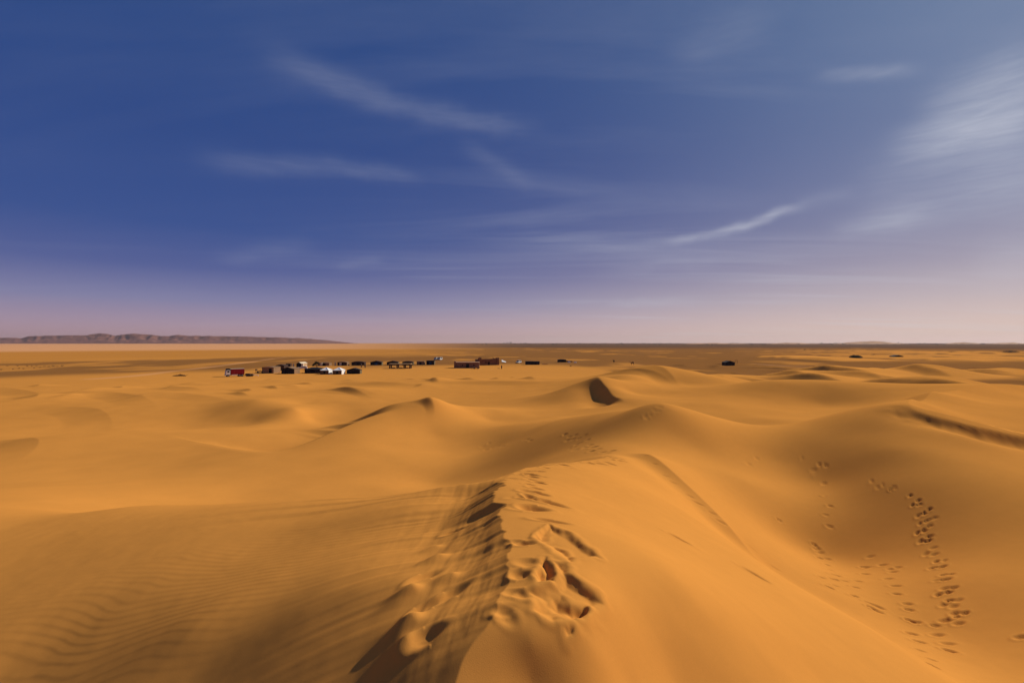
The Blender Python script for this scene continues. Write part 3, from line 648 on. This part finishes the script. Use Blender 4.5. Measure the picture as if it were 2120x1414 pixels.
# ---------------------------------------------------------------- pergola
def pergola():
    x, y, z = spot(828, 763); t = thing('pergola', 'open thatched pergola on four thick posts in front of the back row', 'pergola', (x, y, z))
    k = y/1000
    for px in (807, 822, 836.5, 848.5):
        xx = (px-828)*k
        for yy in (0, 3.2): MB().box(xx-.28, xx+.28, yy-.2, yy+.2, -.3, 2.05).build('post', M['wood'], t)
    MB().box(-22.5*k, 22.5*k, -.45, 3.7, 2.05, 2.2).build('beam', M['wood'], t)
    MB().box(-23*k, 23*k, -.6, 3.85, 2.202, 2.42, .1, .1).build('roof', M['thatch'], t)
    for px in (814, 829, 842):
        xx = (px-828)*k; MB().box(xx-.8, xx+.8, .9, 1.7, .0, .42).build('bench', M['maroon'], t)
pergola()
# ---------------------------------------------------------------- mud houses
def long_house():
    x, y, z = spot(966, 762); k = y/1000
    t = thing('mud_house', 'long brown mud house with a flat pale roof and one dark doorway', 'house', (x, y, z), .05)
    a, b = -22*k, 26*k; d = 5.0; dc = 2*k
    MB().box(a, dc-.75, 0, .35, -.4, 2.75).box(dc+.75, b, 0, .35, -.4, 2.75).box(dc-.75, dc+.75, 0, .35, 2.2, 2.75).build('front_wall', M['mud'], t)
    MB().box(a, a+.35, .352, d, -.4, 2.75).build('side_wall', M['mud'], t); MB().box(b-.35, b, .352, d, -.4, 2.75).build('side_wall', M['mud'], t)
    MB().box(a, b, d, d+.35, -.4, 2.75).build('back_wall', M['mud'], t)
    MB().box(a-.1, b+.1, -.1, d+.45, 2.752, 2.98).build('roof', M['mud2'], t)
    MB().box(dc-.74, dc+.74, .18, .24, -.3, 2.2).build('door', M['dark'], t)
    for px in (957.5, 981):
        xx = (px-966)*k
        w = MB().box(xx-.28, xx+.28, -.04, .0, 1.0, 1.75).build('window', M['wood'], t); MB().box(xx-.2, xx+.2, -.06, -.042, 1.08, 1.67).build('pane', M['glass'], w)
    tw = MB().box(a-1.0, a+.1, -.3, 2.4, -.4, 3.3, .12, .12).build('tower', M['mud'], t)
    MB().box(a-.8, a-.2, -.1, 2.2, 3.302, 3.7, .2, .5).build('pinnacle', M['mud'], tw)
    for i in range(9):
        xx = a+.6+i*(b-a-1.2)/8; MB().bar((xx, -.35, 2.62), (xx, .1, 2.62), .05).build('roof_beam', M['wood'], t)
long_house()
def fort_house():
    x, y, z = spot(993, 756.5); x2, y2, z2 = spot(1038, 753)
    L_ = (x2-x)*.98; rz = math.atan2(y2-y, x2-x)*.45
    t = thing('fort_house', 'mud fort house with broken battlements and corner towers behind the long house', 'house', (x, y, min(z, z2)), rz)
    H = 3.3; dc = L_*.5
    MB().box(0, dc-.6, 0, .4, -.5, H).box(dc+.6, L_, 0, .4, -.5, H).box(dc-.6, dc+.6, 0, .4, 1.9, H).build('front_wall', M['mud3'], t)
    MB().box(0, .4, .402, 6, -.5, H).build('side_wall', M['mud3'], t); MB().box(L_-.4, L_, .402, 6, -.5, H).build('side_wall', M['mud3'], t)
    MB().box(0, L_, 6, 6.4, -.5, H).build('back_wall', M['mud3'], t); MB().box(.41, L_-.41, .41, 5.99, 2.6, 2.8).build('roof', M['mud2'], t)
    MB().box(dc-.59, dc+.59, .2, .26, -.4, 1.9).build('door', M['dark'], t)
    wx = L_*.33
    w = MB().box(wx-.3, wx+.3, -.05, 0, 1.3, 2.0).build('window', M['wood'], t); MB().box(wx-.2, wx+.2, -.07, -.052, 1.38, 1.92).build('pane', M['glass'], w)
    for xx, hh in ((.25, 4.2), (L_-.3, 4.0)):
        tw = MB().box(xx-.8, xx+.8, -.5, 1.4, -.5, hh, .12, .12).build('tower', M['mud3'], t)
        for s_ in (-.45, .45): MB().box(xx+s_-.18, xx+s_+.18, -.3, .1, hh, hh+.4, .05, .05).build('merlon', M['mud3'], tw)
    rnd = random.Random(4)
    for i in range(8):
        xx = 1.6+i*(L_-3.2)/7; hh = rnd.uniform(.15, .55); MB().box(xx-.35, xx+.35, .02, .38, H+.002, H+hh, .08, .04).build('merlon', M['mud3'], t)
    xx = L_*.72; MB().box(xx, xx+1.6, .8, 1.6, H-.5, H+.2).build('roof_hut', M['mud3'], t)
    MB().bar((xx-.2, .7, H+1.2), (xx+1.5, .9, H+.1), .1).build('leaning_pole', M['wood'], t)
fort_house()
def lean_to():
    x, y, z = spot(1043, 751); t = thing('tarp_shelter', 'small white tarpaulin shelter against the right end of the fort house', 'shelter', (x, y, z))
    solid(cloth_sheet((-1.3, -.8, .7), (1.4, -.8, .3), (1.4, 1.4, .6), (-1.3, 1.4, 1.9), .15).build('tarp', M['white'], t))
    for xx, zz in ((-1.2, 1.0), (1.3, .4)): MB().bar((xx, -.6, -.2), (xx, -.6, zz), .04).build('pole', M['wood'], t)
    MB().box(-.9, .3, .1, .9, -.2, .7).build('crate', M['tan'], t)
lean_to()
def rubble_wall():
    x, y, z = spot(1179, 749.5); t = thing('rubble_wall', 'low brown rubble wall beside the small black tent', 'wall', (x, y, z)); rnd = random.Random(2)
    for i in range(16):
        xx = -1.8+i*.24; s_ = rnd.uniform(.18, .36); zz = 0 if i % 2 else .3
        MB().box(xx-s_, xx+s_, -.3+rnd.uniform(-.1, .1), .3, zz-.2, zz+s_*1.3+.2, .06, .06).build('stone', M['mud3'], t)
rubble_wall()
for i, (px, py, w, h, lb) in enumerate(((1178, 750.5, .9, .8, 'white sack in front of the rubble wall'), (1191, 751, .9, .6, 'white sack on the sand right of the rubble wall'))):
    x, y, z = spot(px, py); mb = MB()
    mb.box(-w, w, -.5, .5, -.1, h, .25, .2); o = mb.build('sack', M['white'], None, True, .12); o.location = (x, y, z); tag(o, lb, 'sack', 'white sacks')
# ---------------------------------------------------------------- vehicles
def wheel(t, x, y, r, w=.25):
    o = MB().bar((0, -w/2, 0), (0, w/2, 0), r, n=20).build('wheel', M['rubber'], t); o.location = (x, y, r-.02)
    MB().bar((0, -w/2-.02, 0), (0, w/2+.02, 0), r*.55, n=14).build('rim', M['metal'], o)
def lorry():
    x, y, z = spot(486, 779.5); t = thing('lorry', 'red box lorry with a white cab parked left of the camp', 'lorry', (x, y, z), math.radians(41))
    # local x along the lorry, cab at -x; near side is -y
    MB().box(-1.55, 3.4, -1.15, 1.15, .95, 2.95).build('cargo_box', M['red'], t, bevel=.03)
    MB().box(-1.6, 3.45, -1.2, 1.2, 2.952, 3.02).build('cargo_roof', M['tarp'], t)  # pale top: sunlight on the roof put into its colour
    for xx in (-.6, .4, 1.4, 2.4): MB().box(xx-.03, xx+.03, -1.19, -1.152, 1.0, 2.9).build('side_rib', M['red'], t)
    MB().box(-3.2, 3.3, -.55, .55, .6, .94).build('chassis', M['rubber'], t)
    cab = MB().prism([(-3.35, .75), (-3.45, 1.6), (-3.15, 2.55), (-1.75, 2.6), (-1.75, .75)], -1.1, 1.1).build('cab', M['wpaint'], t, bevel=.05)
    MB().add([(-3.46, -.95, 1.68), (-3.46, .95, 1.68), (-3.20, .9, 2.42), (-3.20, -.9, 2.42)], [(0, 1, 2, 3)]).build('windscreen', M['glass'], cab)
    for s_ in (-1, 1):
        dr = MB().box(-3.0, -2.0, s_*1.105-.01, s_*1.105+.01, .95, 2.45).build('door', M['wpaint'], t); MB().box(-2.9, -2.15, s_*1.12-.01, s_*1.12+.01, 1.7, 2.35).build('side_window', M['glass'], dr)
        MB().box(-3.5, -3.4, s_*.75-.2, s_*.75+.2, .95, 1.2).build('headlight', M['chrome'], t)
        MB().bar((-3.3, s_*1.12, 1.95), (-3.5, s_*1.4, 1.95), .03).build('mirror_arm', M['rubber'], t)
        MB().box(-1.4, 1.0, s_*1.0-.08, s_*1.0+.08, .55, .9).build('side_guard', M['wpaint'], t)
        for xx in (-2.6, 1.6, 2.55): wheel(t, xx, s_*.95, .5, .3)
    MB().box(-3.6, -3.38, -1.1, 1.1, .5, .85).build('bumper', M['wpaint'], t)
    MB().box(-3.3, -1.7, -1.0, 1.0, 2.62, 3.15, .35, .1).build('air_deflector', M['rubber'], t)
    t.scale = (.87, .9, .95)
lorry()
def trailer():
    x, y, z = spot(519, 779); t = thing('flat_trailer', 'low flat trailer with a dark load and white drawbar right of the lorry', 'trailer', (x, y, z), math.radians(8)); 
    MB().box(-2.0, 1.1, -.8, .8, .45, .62).build('bed', M['wood'], t)
    MB().box(-1.8, -.2, -.6, .6, .622, 1.05, .15, .1).build('load', M['rubber'], t); MB().box(-.1, .8, -.6, .6, .622, .95, .1, .1).build('load', M['goat2'], t)
    MB().bar((1.1, -.3, .5), (2.7, 0, .48), .1).build('drawbar', M['wpaint'], t); MB().bar((2.6, 0, .48), (2.6, 0, -.05), .1).build('jockey_leg', M['wpaint'], t)
    for xx in (-1.0, .3):
        for s_ in (-1, 1): wheel(t, xx, s_*.85, .36, .2)
trailer()
def car(name, label, px, py, rz, L_, W_, H_, col, van=False, group='cars parked around the camp', cat='car'):
    x, y, z = spot(px, py); t = thing(name, label, cat, (x, y, z), rz, group); l, w = L_/2, W_/2
    if van: out = [(-l, .35), (-l, 1.0), (-l+.5, 1.15), (-l+1.1, H_), (l-.1, H_), (l, .9), (l, .35)]
    else: out = [(-l, .4), (-l, .85), (-l+1.05, 1.0), (-l+1.75, H_), (l-.5, H_), (l-.1, 1.05), (l, .95), (l, .4)]
    b = MB().prism(out, -w, w).build('body', M[col], t, bevel=.06)
    k = -l+(1.3 if van else 1.8)
    for s_ in (-1, 1):
        MB().box(k, l-.7, s_*(w+.005)-.01, s_*(w+.005)+.01, 1.1, H_-.12).build('side_window', M['glass'], t)
        MB().box(-l-.02, -l+.1, s_*w*.7-.15, s_*w*.7+.15, .65, .85).build('headlight', M['chrome'], t)
        for xx in (-l+.8, l-.8): wheel(t, xx, s_*(w-.08), .36, .22)
    dx = .6 if van else .7; x0 = -l+(.5 if van else 1.05); z0 = 1.15 if van else 1.0
    MB().add([(x0-.0+.05, -w+.12, z0+.09), (x0+.05, w-.12, z0+.09), (x0+dx-.08, w-.15, H_-.1), (x0+dx-.08, -w+.15, H_-.1)], [(0, 1, 2, 3)]).build('windscreen', M['glass'], t).location = (-.04, 0, .03)
    MB().add([(l+.012, -w+.12, 1.1), (l+.012, w-.12, 1.1), (l-.1, w-.15, H_-.1), (l-.1, -w+.15, H_-.1)], [(0, 1, 2, 3)]).build('rear_window', M['glass'], t)
    MB().box(-l-.08, -l+.02, -w, w, .35, .58).build('bumper', M['rubber'], t)
    return t
car('parked_car', 'white van nose-on behind the end of the back row, left of two', 903, 745.5, math.radians(75), 4.6, 1.8, 1.95, 'wpaint', True)
car('parked_car', 'white van nose-on behind the end of the back row, right of two', 911, 745.5, math.radians(75), 4.6, 1.8, 2.05, 'wpaint', True)
car('parked_car', 'white car parked alone between the fort house and a black tent', 1073.5, 752, math.radians(60), 4.4, 1.8, 1.75, 'wpaint')
car('parked_car', 'white car partly hidden behind the black awning tent', 626, 764.5, math.radians(20), 4.3, 1.75, 1.5, 'wpaint')
car('parked_car', 'low reddish car in front of the right end of the long house', 986, 763.5, math.radians(4), 3.4, 1.6, 1.15, 'mud3')
# ---------------------------------------------------------------- small things on the sand
def stand():
    x, y, z = spot(533, 771.5); t = thing('wooden_stand', 'small wooden lookout stand left of the brown tent', 'stand', (x, y, z))
    MB().box(-.8, -.1, -.3, .3, 1.05, 1.5).build('box', M['wood'], t)
    for xx in (-.7, -.2): MB().bar((xx, 0, -.2), (xx, 0, 1.06), .09).build('leg', M['wood'], t)
    MB().box(-.1, 2.3, -.5, .5, .35, .72, .3, .1).build('counter', M['goat2'], t)
    for xx in (.2, 1.9): MB().box(xx-.12, xx+.12, -.3, .3, -.2, .36).build('leg', M['wood'], t)
stand()
def mat_low(px, py, w, d, m, label, name='carpet', cat='carpet'):
    x, y, z = spot(px, py, .0); n = 12; mb = MB(); v = []
    for i in range(n+1):
        for j in range(5):
            xx = (i/n-.5)*w; yy = (j/4-.5)*d; v.append((xx, yy, gz(x+xx, y+yy)-z+.10+.10*math.sin(i*1.3+j)))
    mb.add(v, [(i*5+j, (i+1)*5+j, (i+1)*5+j+1, i*5+j+1) for i in range(n) for j in range(4)])
    o = mb.build(name, M[m], None, True); o.location = (x, y, z); solid(o, .12); tag(o, label, cat)
mat_low(1128, 754.5, 3.2, 1.4, 'carpet', 'reddish carpet spread on the sand right of the long black tent')
def post(px, py, h, lb):
    x, y, z = spot(px, py); t = thing('cloth_screen', lb, 'screen', (x, y, z), math.radians(-25), 'pale upright screens')
    MB().box(-.35, .35, -.04, .04, -.2, h).build('panel', M['cream'], t)
    for xx in (-.38, .38): MB().bar((xx, 0, -.3), (xx, 0, h+.1), .05).build('pole', M['wood'], t)
post(607.5, 760, 1.7, 'narrow pale upright screen right of the small dark cabin')
post(755.5, 756, 1.7, 'narrow pale upright screen between the fourth and fifth back row tents')
post(694, 757, 1.9, 'narrow upright screen left of the round-roofed brown tent')

# ---------------------------------------------------------------- people and camels (one skinned body each)
def skinned(name, verts, edges, m, parent=None, sub=2):
    me = bpy.data.meshes.new(name); me.from_pydata([v[:3] for v in verts], edges, []); me.materials.append(m)
    o = bpy.data.objects.new(name, me); C.link(o)
    o.modifiers.new('skin', 'SKIN'); 
    if not me.skin_vertices: me.attributes.update() if hasattr(me.attributes, 'update') else None
    return o
def tube_body(name, chains, m, parent, n=10):
    """body as one surface: rings of rounded sections bridged along chains, joined by a remesh"""
    mb = MB()
    for ch in chains:
        pts = [Vector(c[:3]) for c in ch]; k0 = len(mb.v); N_ = len(pts)
        for i, c in enumerate(ch):
            d = (pts[min(i+1, N_-1)]-pts[max(i-1, 0)]).normalized(); u = Vector((0, 1, 0)) if abs(d.y) < .9 else Vector((1, 0, 0)); w = d.cross(u).normalized(); u = w.cross(d).normalized()
            r = c[3]; r2 = c[4] if len(c) > 4 else r
            for q in range(n): t = 2*math.pi*q/n; mb.v.append(tuple(pts[i]+u*math.cos(t)*r+w*math.sin(t)*r2))
        for i in range(N_-1):
            for q in range(n): mb.f.append((k0+i*n+q, k0+i*n+(q+1) % n, k0+(i+1)*n+(q+1) % n, k0+(i+1)*n+q))
        mb.f.append(tuple(k0+q for q in range(n-1, -1, -1))); mb.f.append(tuple(k0+(N_-1)*n+q for q in range(n)))
    o = mb.build(name, m, parent, True)
    rm = o.modifiers.new('join', 'REMESH'); rm.mode = 'VOXEL'; rm.voxel_size = .035; rm.use_smooth_shade = True
    return o
def person(px, py, label, robe, rz, group='people in the camp', s=1.0):
    x, y, z = spot(px, py, 0); t = thing('person', label, 'person', (x, y, z), rz, group); t.scale = (s, s, s)
    sh = 1.42
    tube_body('body', [
        [(0, -.10, 0, .07, .12), (0, -.09, .45, .075), (0, -.08, .85, .11)], [(0, .10, 0, .07, .12), (0, .09, .45, .075), (0, .08, .85, .11)],
        [(0, 0, .80, .17, .14), (0, 0, 1.05, .16, .12), (0, 0, 1.30, .20, .13), (0, 0, sh, .15, .10), (0, 0, 1.50, .06), (0, 0, 1.58, .06)],
        [(.02, 0, 1.54, .06), (.02, 0, 1.60, .085, .095), (.02, 0, 1.68, .09, .10), (.01, 0, 1.75, .07, .08)], [(.10, 0, 1.645, .03), (.125, 0, 1.63, .018)],
        [(0, .19, 1.38, .06), (.03, .25, 1.10, .05), (.12, .23, .86, .035), (.15, .22, .76, .035)], [(0, -.19, 1.38, .06), (.03, -.25, 1.10, .05), (.12, -.23, .86, .035), (.15, -.22, .76, .035)]], M['skin'], t)
    # robe over the body and a turban
    rb = MB(); n = 16; secs = [(.10, .24, .27), (.5, .19, .23), (.95, .17, .20), (1.25, .17, .24), (1.42, .14, .21), (1.50, .08, .08)]
    for zz, rx, ry in secs:
        for q in range(n): a = 2*math.pi*q/n; k = 1+.05*math.cos(a*5)*(1.5-zz)/1.5; rb.v.append((rx*k*math.cos(a), ry*k*math.sin(a), zz))
    for i in range(len(secs)-1):
        for q in range(n): rb.f.append((i*n+q, i*n+(q+1) % n, (i+1)*n+(q+1) % n, (i+1)*n+q))
    for s_ in (-1, 1): rb.bar((0, s_*.20, 1.40), (.04, s_*.27, 1.10), .085, .08, 8); rb.bar((.04, s_*.27, 1.12), (.12, s_*.245, .86), .08, .075, 8)
    rb.build('robe', M[robe], t, True)
    tb = MB(); 
    for i, (zz, r) in enumerate(((1.68, .115), (1.72, .14), (1.78, .135), (1.83, .08))):
        for q in range(12): a = 2*math.pi*q/12; tb.v.append((r*math.cos(a), r*math.sin(a), zz))
    tb.f = [(i*12+q, i*12+(q+1) % 12, (i+1)*12+(q+1) % 12, (i+1)*12+q) for i in range(3) for q in range(12)]+[tuple(36+q for q in range(12))]
    tb.build('turban', M['robe' if robe == 'robe' else 'cloth'], t, True)
person(748, 761, 'person in a dark robe standing behind the right black tent, left of two', 'robe3', -.6)
person(756, 761.5, 'person in a dark robe standing behind the right black tent, right of two', 'robe', 2.4)
person(1038.5, 763.5, 'person in a black robe standing on the sand before the fort house', 'robe', -1.2, s=1.0)
person(977, 761.5, 'person in a blue robe by the wall of the long house', 'robe2', -1.7)
def camel(px, py, label, rz, graze):
    x, y, z = spot(px, py, 0); t = thing('camel', label, 'camel', (x, y, z), rz, 'camels on the plain')
    neck = [(.75, 0, 1.30, .20), (1.05, 0, 1.18, .14), (1.28, 0, 1.35, .10), (1.42, 0, 1.72, .09), (1.50, 0, 1.98, .085)] if not graze else [(.75, 0, 1.30, .20), (1.05, 0, 1.10, .14), (1.30, 0, .85, .10), (1.50, 0, .55, .09), (1.58, 0, .38, .085)]
    head = [(1.44, 0, 2.0, .09), (1.58, 0, 2.03, .115, .10), (1.74, 0, 1.98, .085), (1.90, 0, 1.92, .065)] if not graze else [(1.54, 0, .42, .09), (1.66, 0, .34, .11, .10), (1.78, 0, .22, .085), (1.86, 0, .12, .06)]
    ch = [[(-.80, 0, 1.28, .14), (-.62, 0, 1.30, .29, .30), (-.2, 0, 1.28, .35, .34), (.3, 0, 1.24, .36, .38), (.62, 0, 1.26, .30, .34), (.85, 0, 1.28, .16)], [(-.38, 0, 1.5, .28), (-.12, 0, 1.78, .17), (-.06, 0, 1.92, .07)], neck, head,
          [(-.85, 0, 1.30, .05), (-.95, 0, 1.05, .035), (-.95, 0, .8, .05)]]
    for s_ in (-1, 1):
        ch.append([(.58, s_*.19, 1.15, .14), (.60, s_*.19, .72, .08), (.58, s_*.19, .66, .075), (.58, s_*.19, .12, .05), (.62, s_*.19, .03, .085, .05)])
        ch.append([(-.60, s_*.19, 1.20, .19), (-.42, s_*.19, .86, .11), (-.66, s_*.19, .58, .07), (-.60, s_*.19, .12, .05), (-.56, s_*.19, .03, .085, .05)])
        if True: ch.append([(head[1][0]-.05, s_*.08, head[1][2]+.08, .03), (head[1][0]-.09, s_*.11, head[1][2]+.17, .015)])
    tube_body('body', ch, M['fur'], t)
camel(1271, 751.3, 'dark camel facing away on the plain, left of two', math.radians(100), False)
camel(1309.5, 755.5, 'dark camel standing side-on on the plain, right of two', math.radians(185), False)

# ---------------------------------------------------------------- plants
def leaf_cloud(mb, cx, cy, cz, rx, ry, rz, n, size, rnd, up=False):
    for _ in range(n):
        while True:
            p = Vector((rnd.uniform(-1, 1), rnd.uniform(-1, 1), rnd.uniform(-1 if not up else 0, 1)))
            if .15 < p.length < 1: break
        c = Vector((cx+p.x*rx, cy+p.y*ry, cz+p.z*rz)); d = Vector((rnd.gauss(0, 1), rnd.gauss(0, 1), rnd.gauss(.4, .7))).normalized()*size*rnd.uniform(.6, 1.3); e = d.orthogonal().normalized()*size*.35
        mb.add([c, c+d*.5+e, c+d, c+d*.5-e], [(0, 1, 2, 3)])
def bush(px, py, w, h, label, m='leaf', seed=0, n=260, group='dark bushes on the plain', name='desert_bush', lobes=5):
    rnd = random.Random(seed); x, y, z = spot(px, py, 0); t = thing(name, label, 'bush', (x, y, z), 0, group)
    st = MB()
    for k in range(7): a = rnd.uniform(0, 6.28); st.bar((0, 0, -.1), (math.cos(a)*w*.35, math.sin(a)*w*.25, h*rnd.uniform(.4, .75)), .05*h, .015, 5)
    st.build('stem', M['bark'], t)
    mb = MB()
    for k in range(lobes):
        ox = (k/(max(lobes-1, 1))-.5)*w*.75+rnd.uniform(-.05, .05)*w; hh = h*(1-.9*(ox/w)**2)*rnd.uniform(.8, 1.05)
        leaf_cloud(mb, ox, rnd.uniform(-.15, .15)*w, 0, w*.24, w*.28, hh, n//lobes, max(.14*h, .1), rnd, True)
    mb.build('foliage', M[m], t)
bush(1771, 741, 8.5, 2.7, 'large dark rounded bush on the sand sheet at the right', seed=1, n=4200, lobes=7)
bush(1808, 734.5, 3.0, 1.3, 'small dark bush behind and right of the large rounded bush', seed=2, n=200, lobes=3)
bush(1968, 729, 6, 1.2, 'far dark bush speck near the right horizon', seed=3, n=240)
bush(2091, 730.5, 18, 2.6, 'wide flat dark thicket near the right edge of the horizon', seed=4, n=2600, lobes=9)
bush(1666, 724.5, 6, 2.0, 'far dark bush on the stony plain, left of the sand sheets', seed=5, n=240)
bush(1182, 758.5, 1.4, .8, 'small dark bush on the sand below the small black tent', seed=6, n=150, lobes=3)
bush(1032, 763, .9, .6, 'tiny dry bush left of the person before the fort house', 'scrub', seed=7, n=90, lobes=2)
bush(1378, 768, 1.1, .5, 'small dark tuft on the dune right of the camels', seed=8, n=120, lobes=2)
bush(1337, 757.8, 1.8, .4, 'low dark tuft on the plain right of the camels', 'scrub', seed=9, n=100, lobes=3)
rr = random.Random(12)
ROW = [(2,766,1.3),(15,758,1.1),(27,764.5,.8),(36,758,1.2),(39,763.5,1.0),(48,763.8,.7),(56,758.5,1.0),(66,758,.8),(71,762,.7),(75,758,1.1),(83,761.5,1.0),(92,759,.8),(101,759.5,1.1),(111,758.5,1.5),(119,759,.7),(129,758.5,1.6)]
for i, (px, py, w) in enumerate(ROW):
    nearfar = 'near' if py > 761 else 'far'
    k = len([1 for q in ROW if (q[1] > 761) == (py > 761) and q[0] > px])
    nth = ['at the right end', 'second from the right', 'third from the right', 'fourth from the right', 'fifth from the right', 'sixth from the right', 'seventh from the right', 'eighth from the right', 'ninth from the right', 'tenth from the right'][k]
    bush(px, py, w, .55*w+.1, 'low dark shrub %s of the %s shrub line, left plain' % (nth, nearfar), 'scrub' if i % 3 else 'leaf', 20+i, 70, 'shrub lines on the left plain', 'low_shrub', 2)
def brush_heap():
    rnd = random.Random(77); x, y, z = spot(373, 778.5, 0); t = thing('brushwood_heap', 'low dark heap of brushwood on the sand far left of the lorry', 'brushwood', (x, y, z))
    mb = MB()
    for k in range(160):
        a = rnd.uniform(-2.3, 2.0); hh = .75*max(0, 1-abs(a+.1)/2.5)
        p = Vector((a, rnd.uniform(-.5, .5), rnd.uniform(0, hh))); d = Vector((rnd.gauss(0, 1), rnd.gauss(0, .5), rnd.gauss(0, .2))).normalized()*rnd.uniform(.4, .9)
        mb.bar(p-d*.5, p+d*.5, .04, .02, 4)
    mb.build('stick_pile', M['stick'], t)
    MB().bar((1.7, 0, .1), (2.9, .2, .55), .05, .02, 5).build('branch', M['stick'], t); MB().bar((-.3, 0, .3), (.2, 0, .95), .05, .02, 5).build('branch', M['stick'], t)
brush_heap()
def small_tree():
    rnd = random.Random(31); x, y, z = spot(656, 766, 0); t = thing('acacia_tree', 'small dark tree leaning over the black awning tent', 'tree', (x, y, z))
    tr = MB(); tr.bar((0, 0, -.3), (.05, 0, 1.4), .20, .15, 8); tr.bar((.05, 0, 1.35), (-.15, 0, 2.4), .15, .09, 8); tr.build('trunk', M['bark'], t)
    limbs = [(-1.2, .2, 2.7), (-.2, -.3, 3.4), (.4, .2, 3.2), (-1.7, -.1, 2.1), (-.7, .4, 3.0)]
    for l in limbs: MB().bar((-.05, 0, 1.9), l, .08, .03, 6).build('limb', M['bark'], t)
    mb = MB()
    for l, r in zip(limbs, (.6, .7, .6, .45, .6)): leaf_cloud(mb, *l, r, r, r*.7, 170, .28, rnd)
    mb.build('crown', M['leaf'], t)
small_tree()
# far scrub along the horizon: one mass of specks
def far_scrub():
    rnd = random.Random(9); mb = MB()
    for k in range(420):
        px = rnd.uniform(980, 2160) if k % 4 else rnd.uniform(1300, 2160); py = rnd.choice([711.6, 712.2, 713, 714]); D = 12500/(py-710)*rnd.uniform(.9, 1.1); x = (px-CX)/1000*D
        s_ = D*rnd.uniform(.0006, .0018)*(1 if k % 9 else 1.8)
        leaf_cloud(mb, x, D, -.3, s_*1.8, s_, s_, 14, s_*.7, rnd, True)
    o = mb.build('far_scrub', M['leaf'], None); o['kind'] = 'stuff'; o['label'] = 'far dark scrub specks along the horizon on the right'
far_scrub()
def far_dunes():
    rnd = random.Random(15)
    hs = [(1800,708.0,140,4.2,'far sand hill rising above the right horizon'), (1995,709.0,70,2.6,'low far sand hill near the right edge of the horizon'), (2085,709.0,80,2.2,'low far sand hill at the right edge of the horizon'), (1640,709,120,1.6,'low far sand rise left of the highest far hill'), (1480,709,150,1.3,'faint low sand rise on the horizon behind the lone tent')]
    for px, top, wpx, hpx, lb in hs:
        D = 5200; cx = (px-CX)/1000*D; w = wpx/1000*D/2; n = 48; v = []
        for i in range(n+1):
            for j in range(13):
                a = i/n*2-1; b = j/12*2-1
                hgt = (hpx+1.2)/1000*D*max(0, 1-a*a)**1.3*max(0, 1-b*b)*(.6+.8*float(fbm(np.array([a*4+px]), np.array([b*2.]), 3, 4)[0])); v.append((cx+a*w, D+b*w*.6, hgt-2))
        o = MB().add(v, [(i*13+j, (i+1)*13+j, (i+1)*13+j+1, i*13+j+1) for i in range(n) for j in range(12)]).build('hills', M['dune_far'], None, True); o['kind'] = 'structure'; o['label'] = lb
M['dune_far'] = mat('far_sand', (.42, .20, .075), var=.25, sc=.01)
far_dunes()

# ---------------------------------------------------------------- the air
def haze():
    m = bpy.data.materials.new('haze_air'); m.use_nodes = True; nt = m.node_tree; nt.nodes.clear()
    out = N(nt, 'ShaderNodeOutputMaterial'); v = N(nt, 'ShaderNodeVolumePrincipled')
    v.inputs['Color'].default_value = (.80, .66, .66, 1); v.inputs['Density'].default_value = 3.0e-5; v.inputs['Anisotropy'].default_value = .3
    nt.links.new(v.outputs[0], out.inputs['Volume'])
    o = MB().box(-27000, 27000, -27000, 27000, -30, 320).build('haze', m, None); o['kind'] = 'stuff'; o['label'] = 'thin pale dusty haze over the plain'
haze()
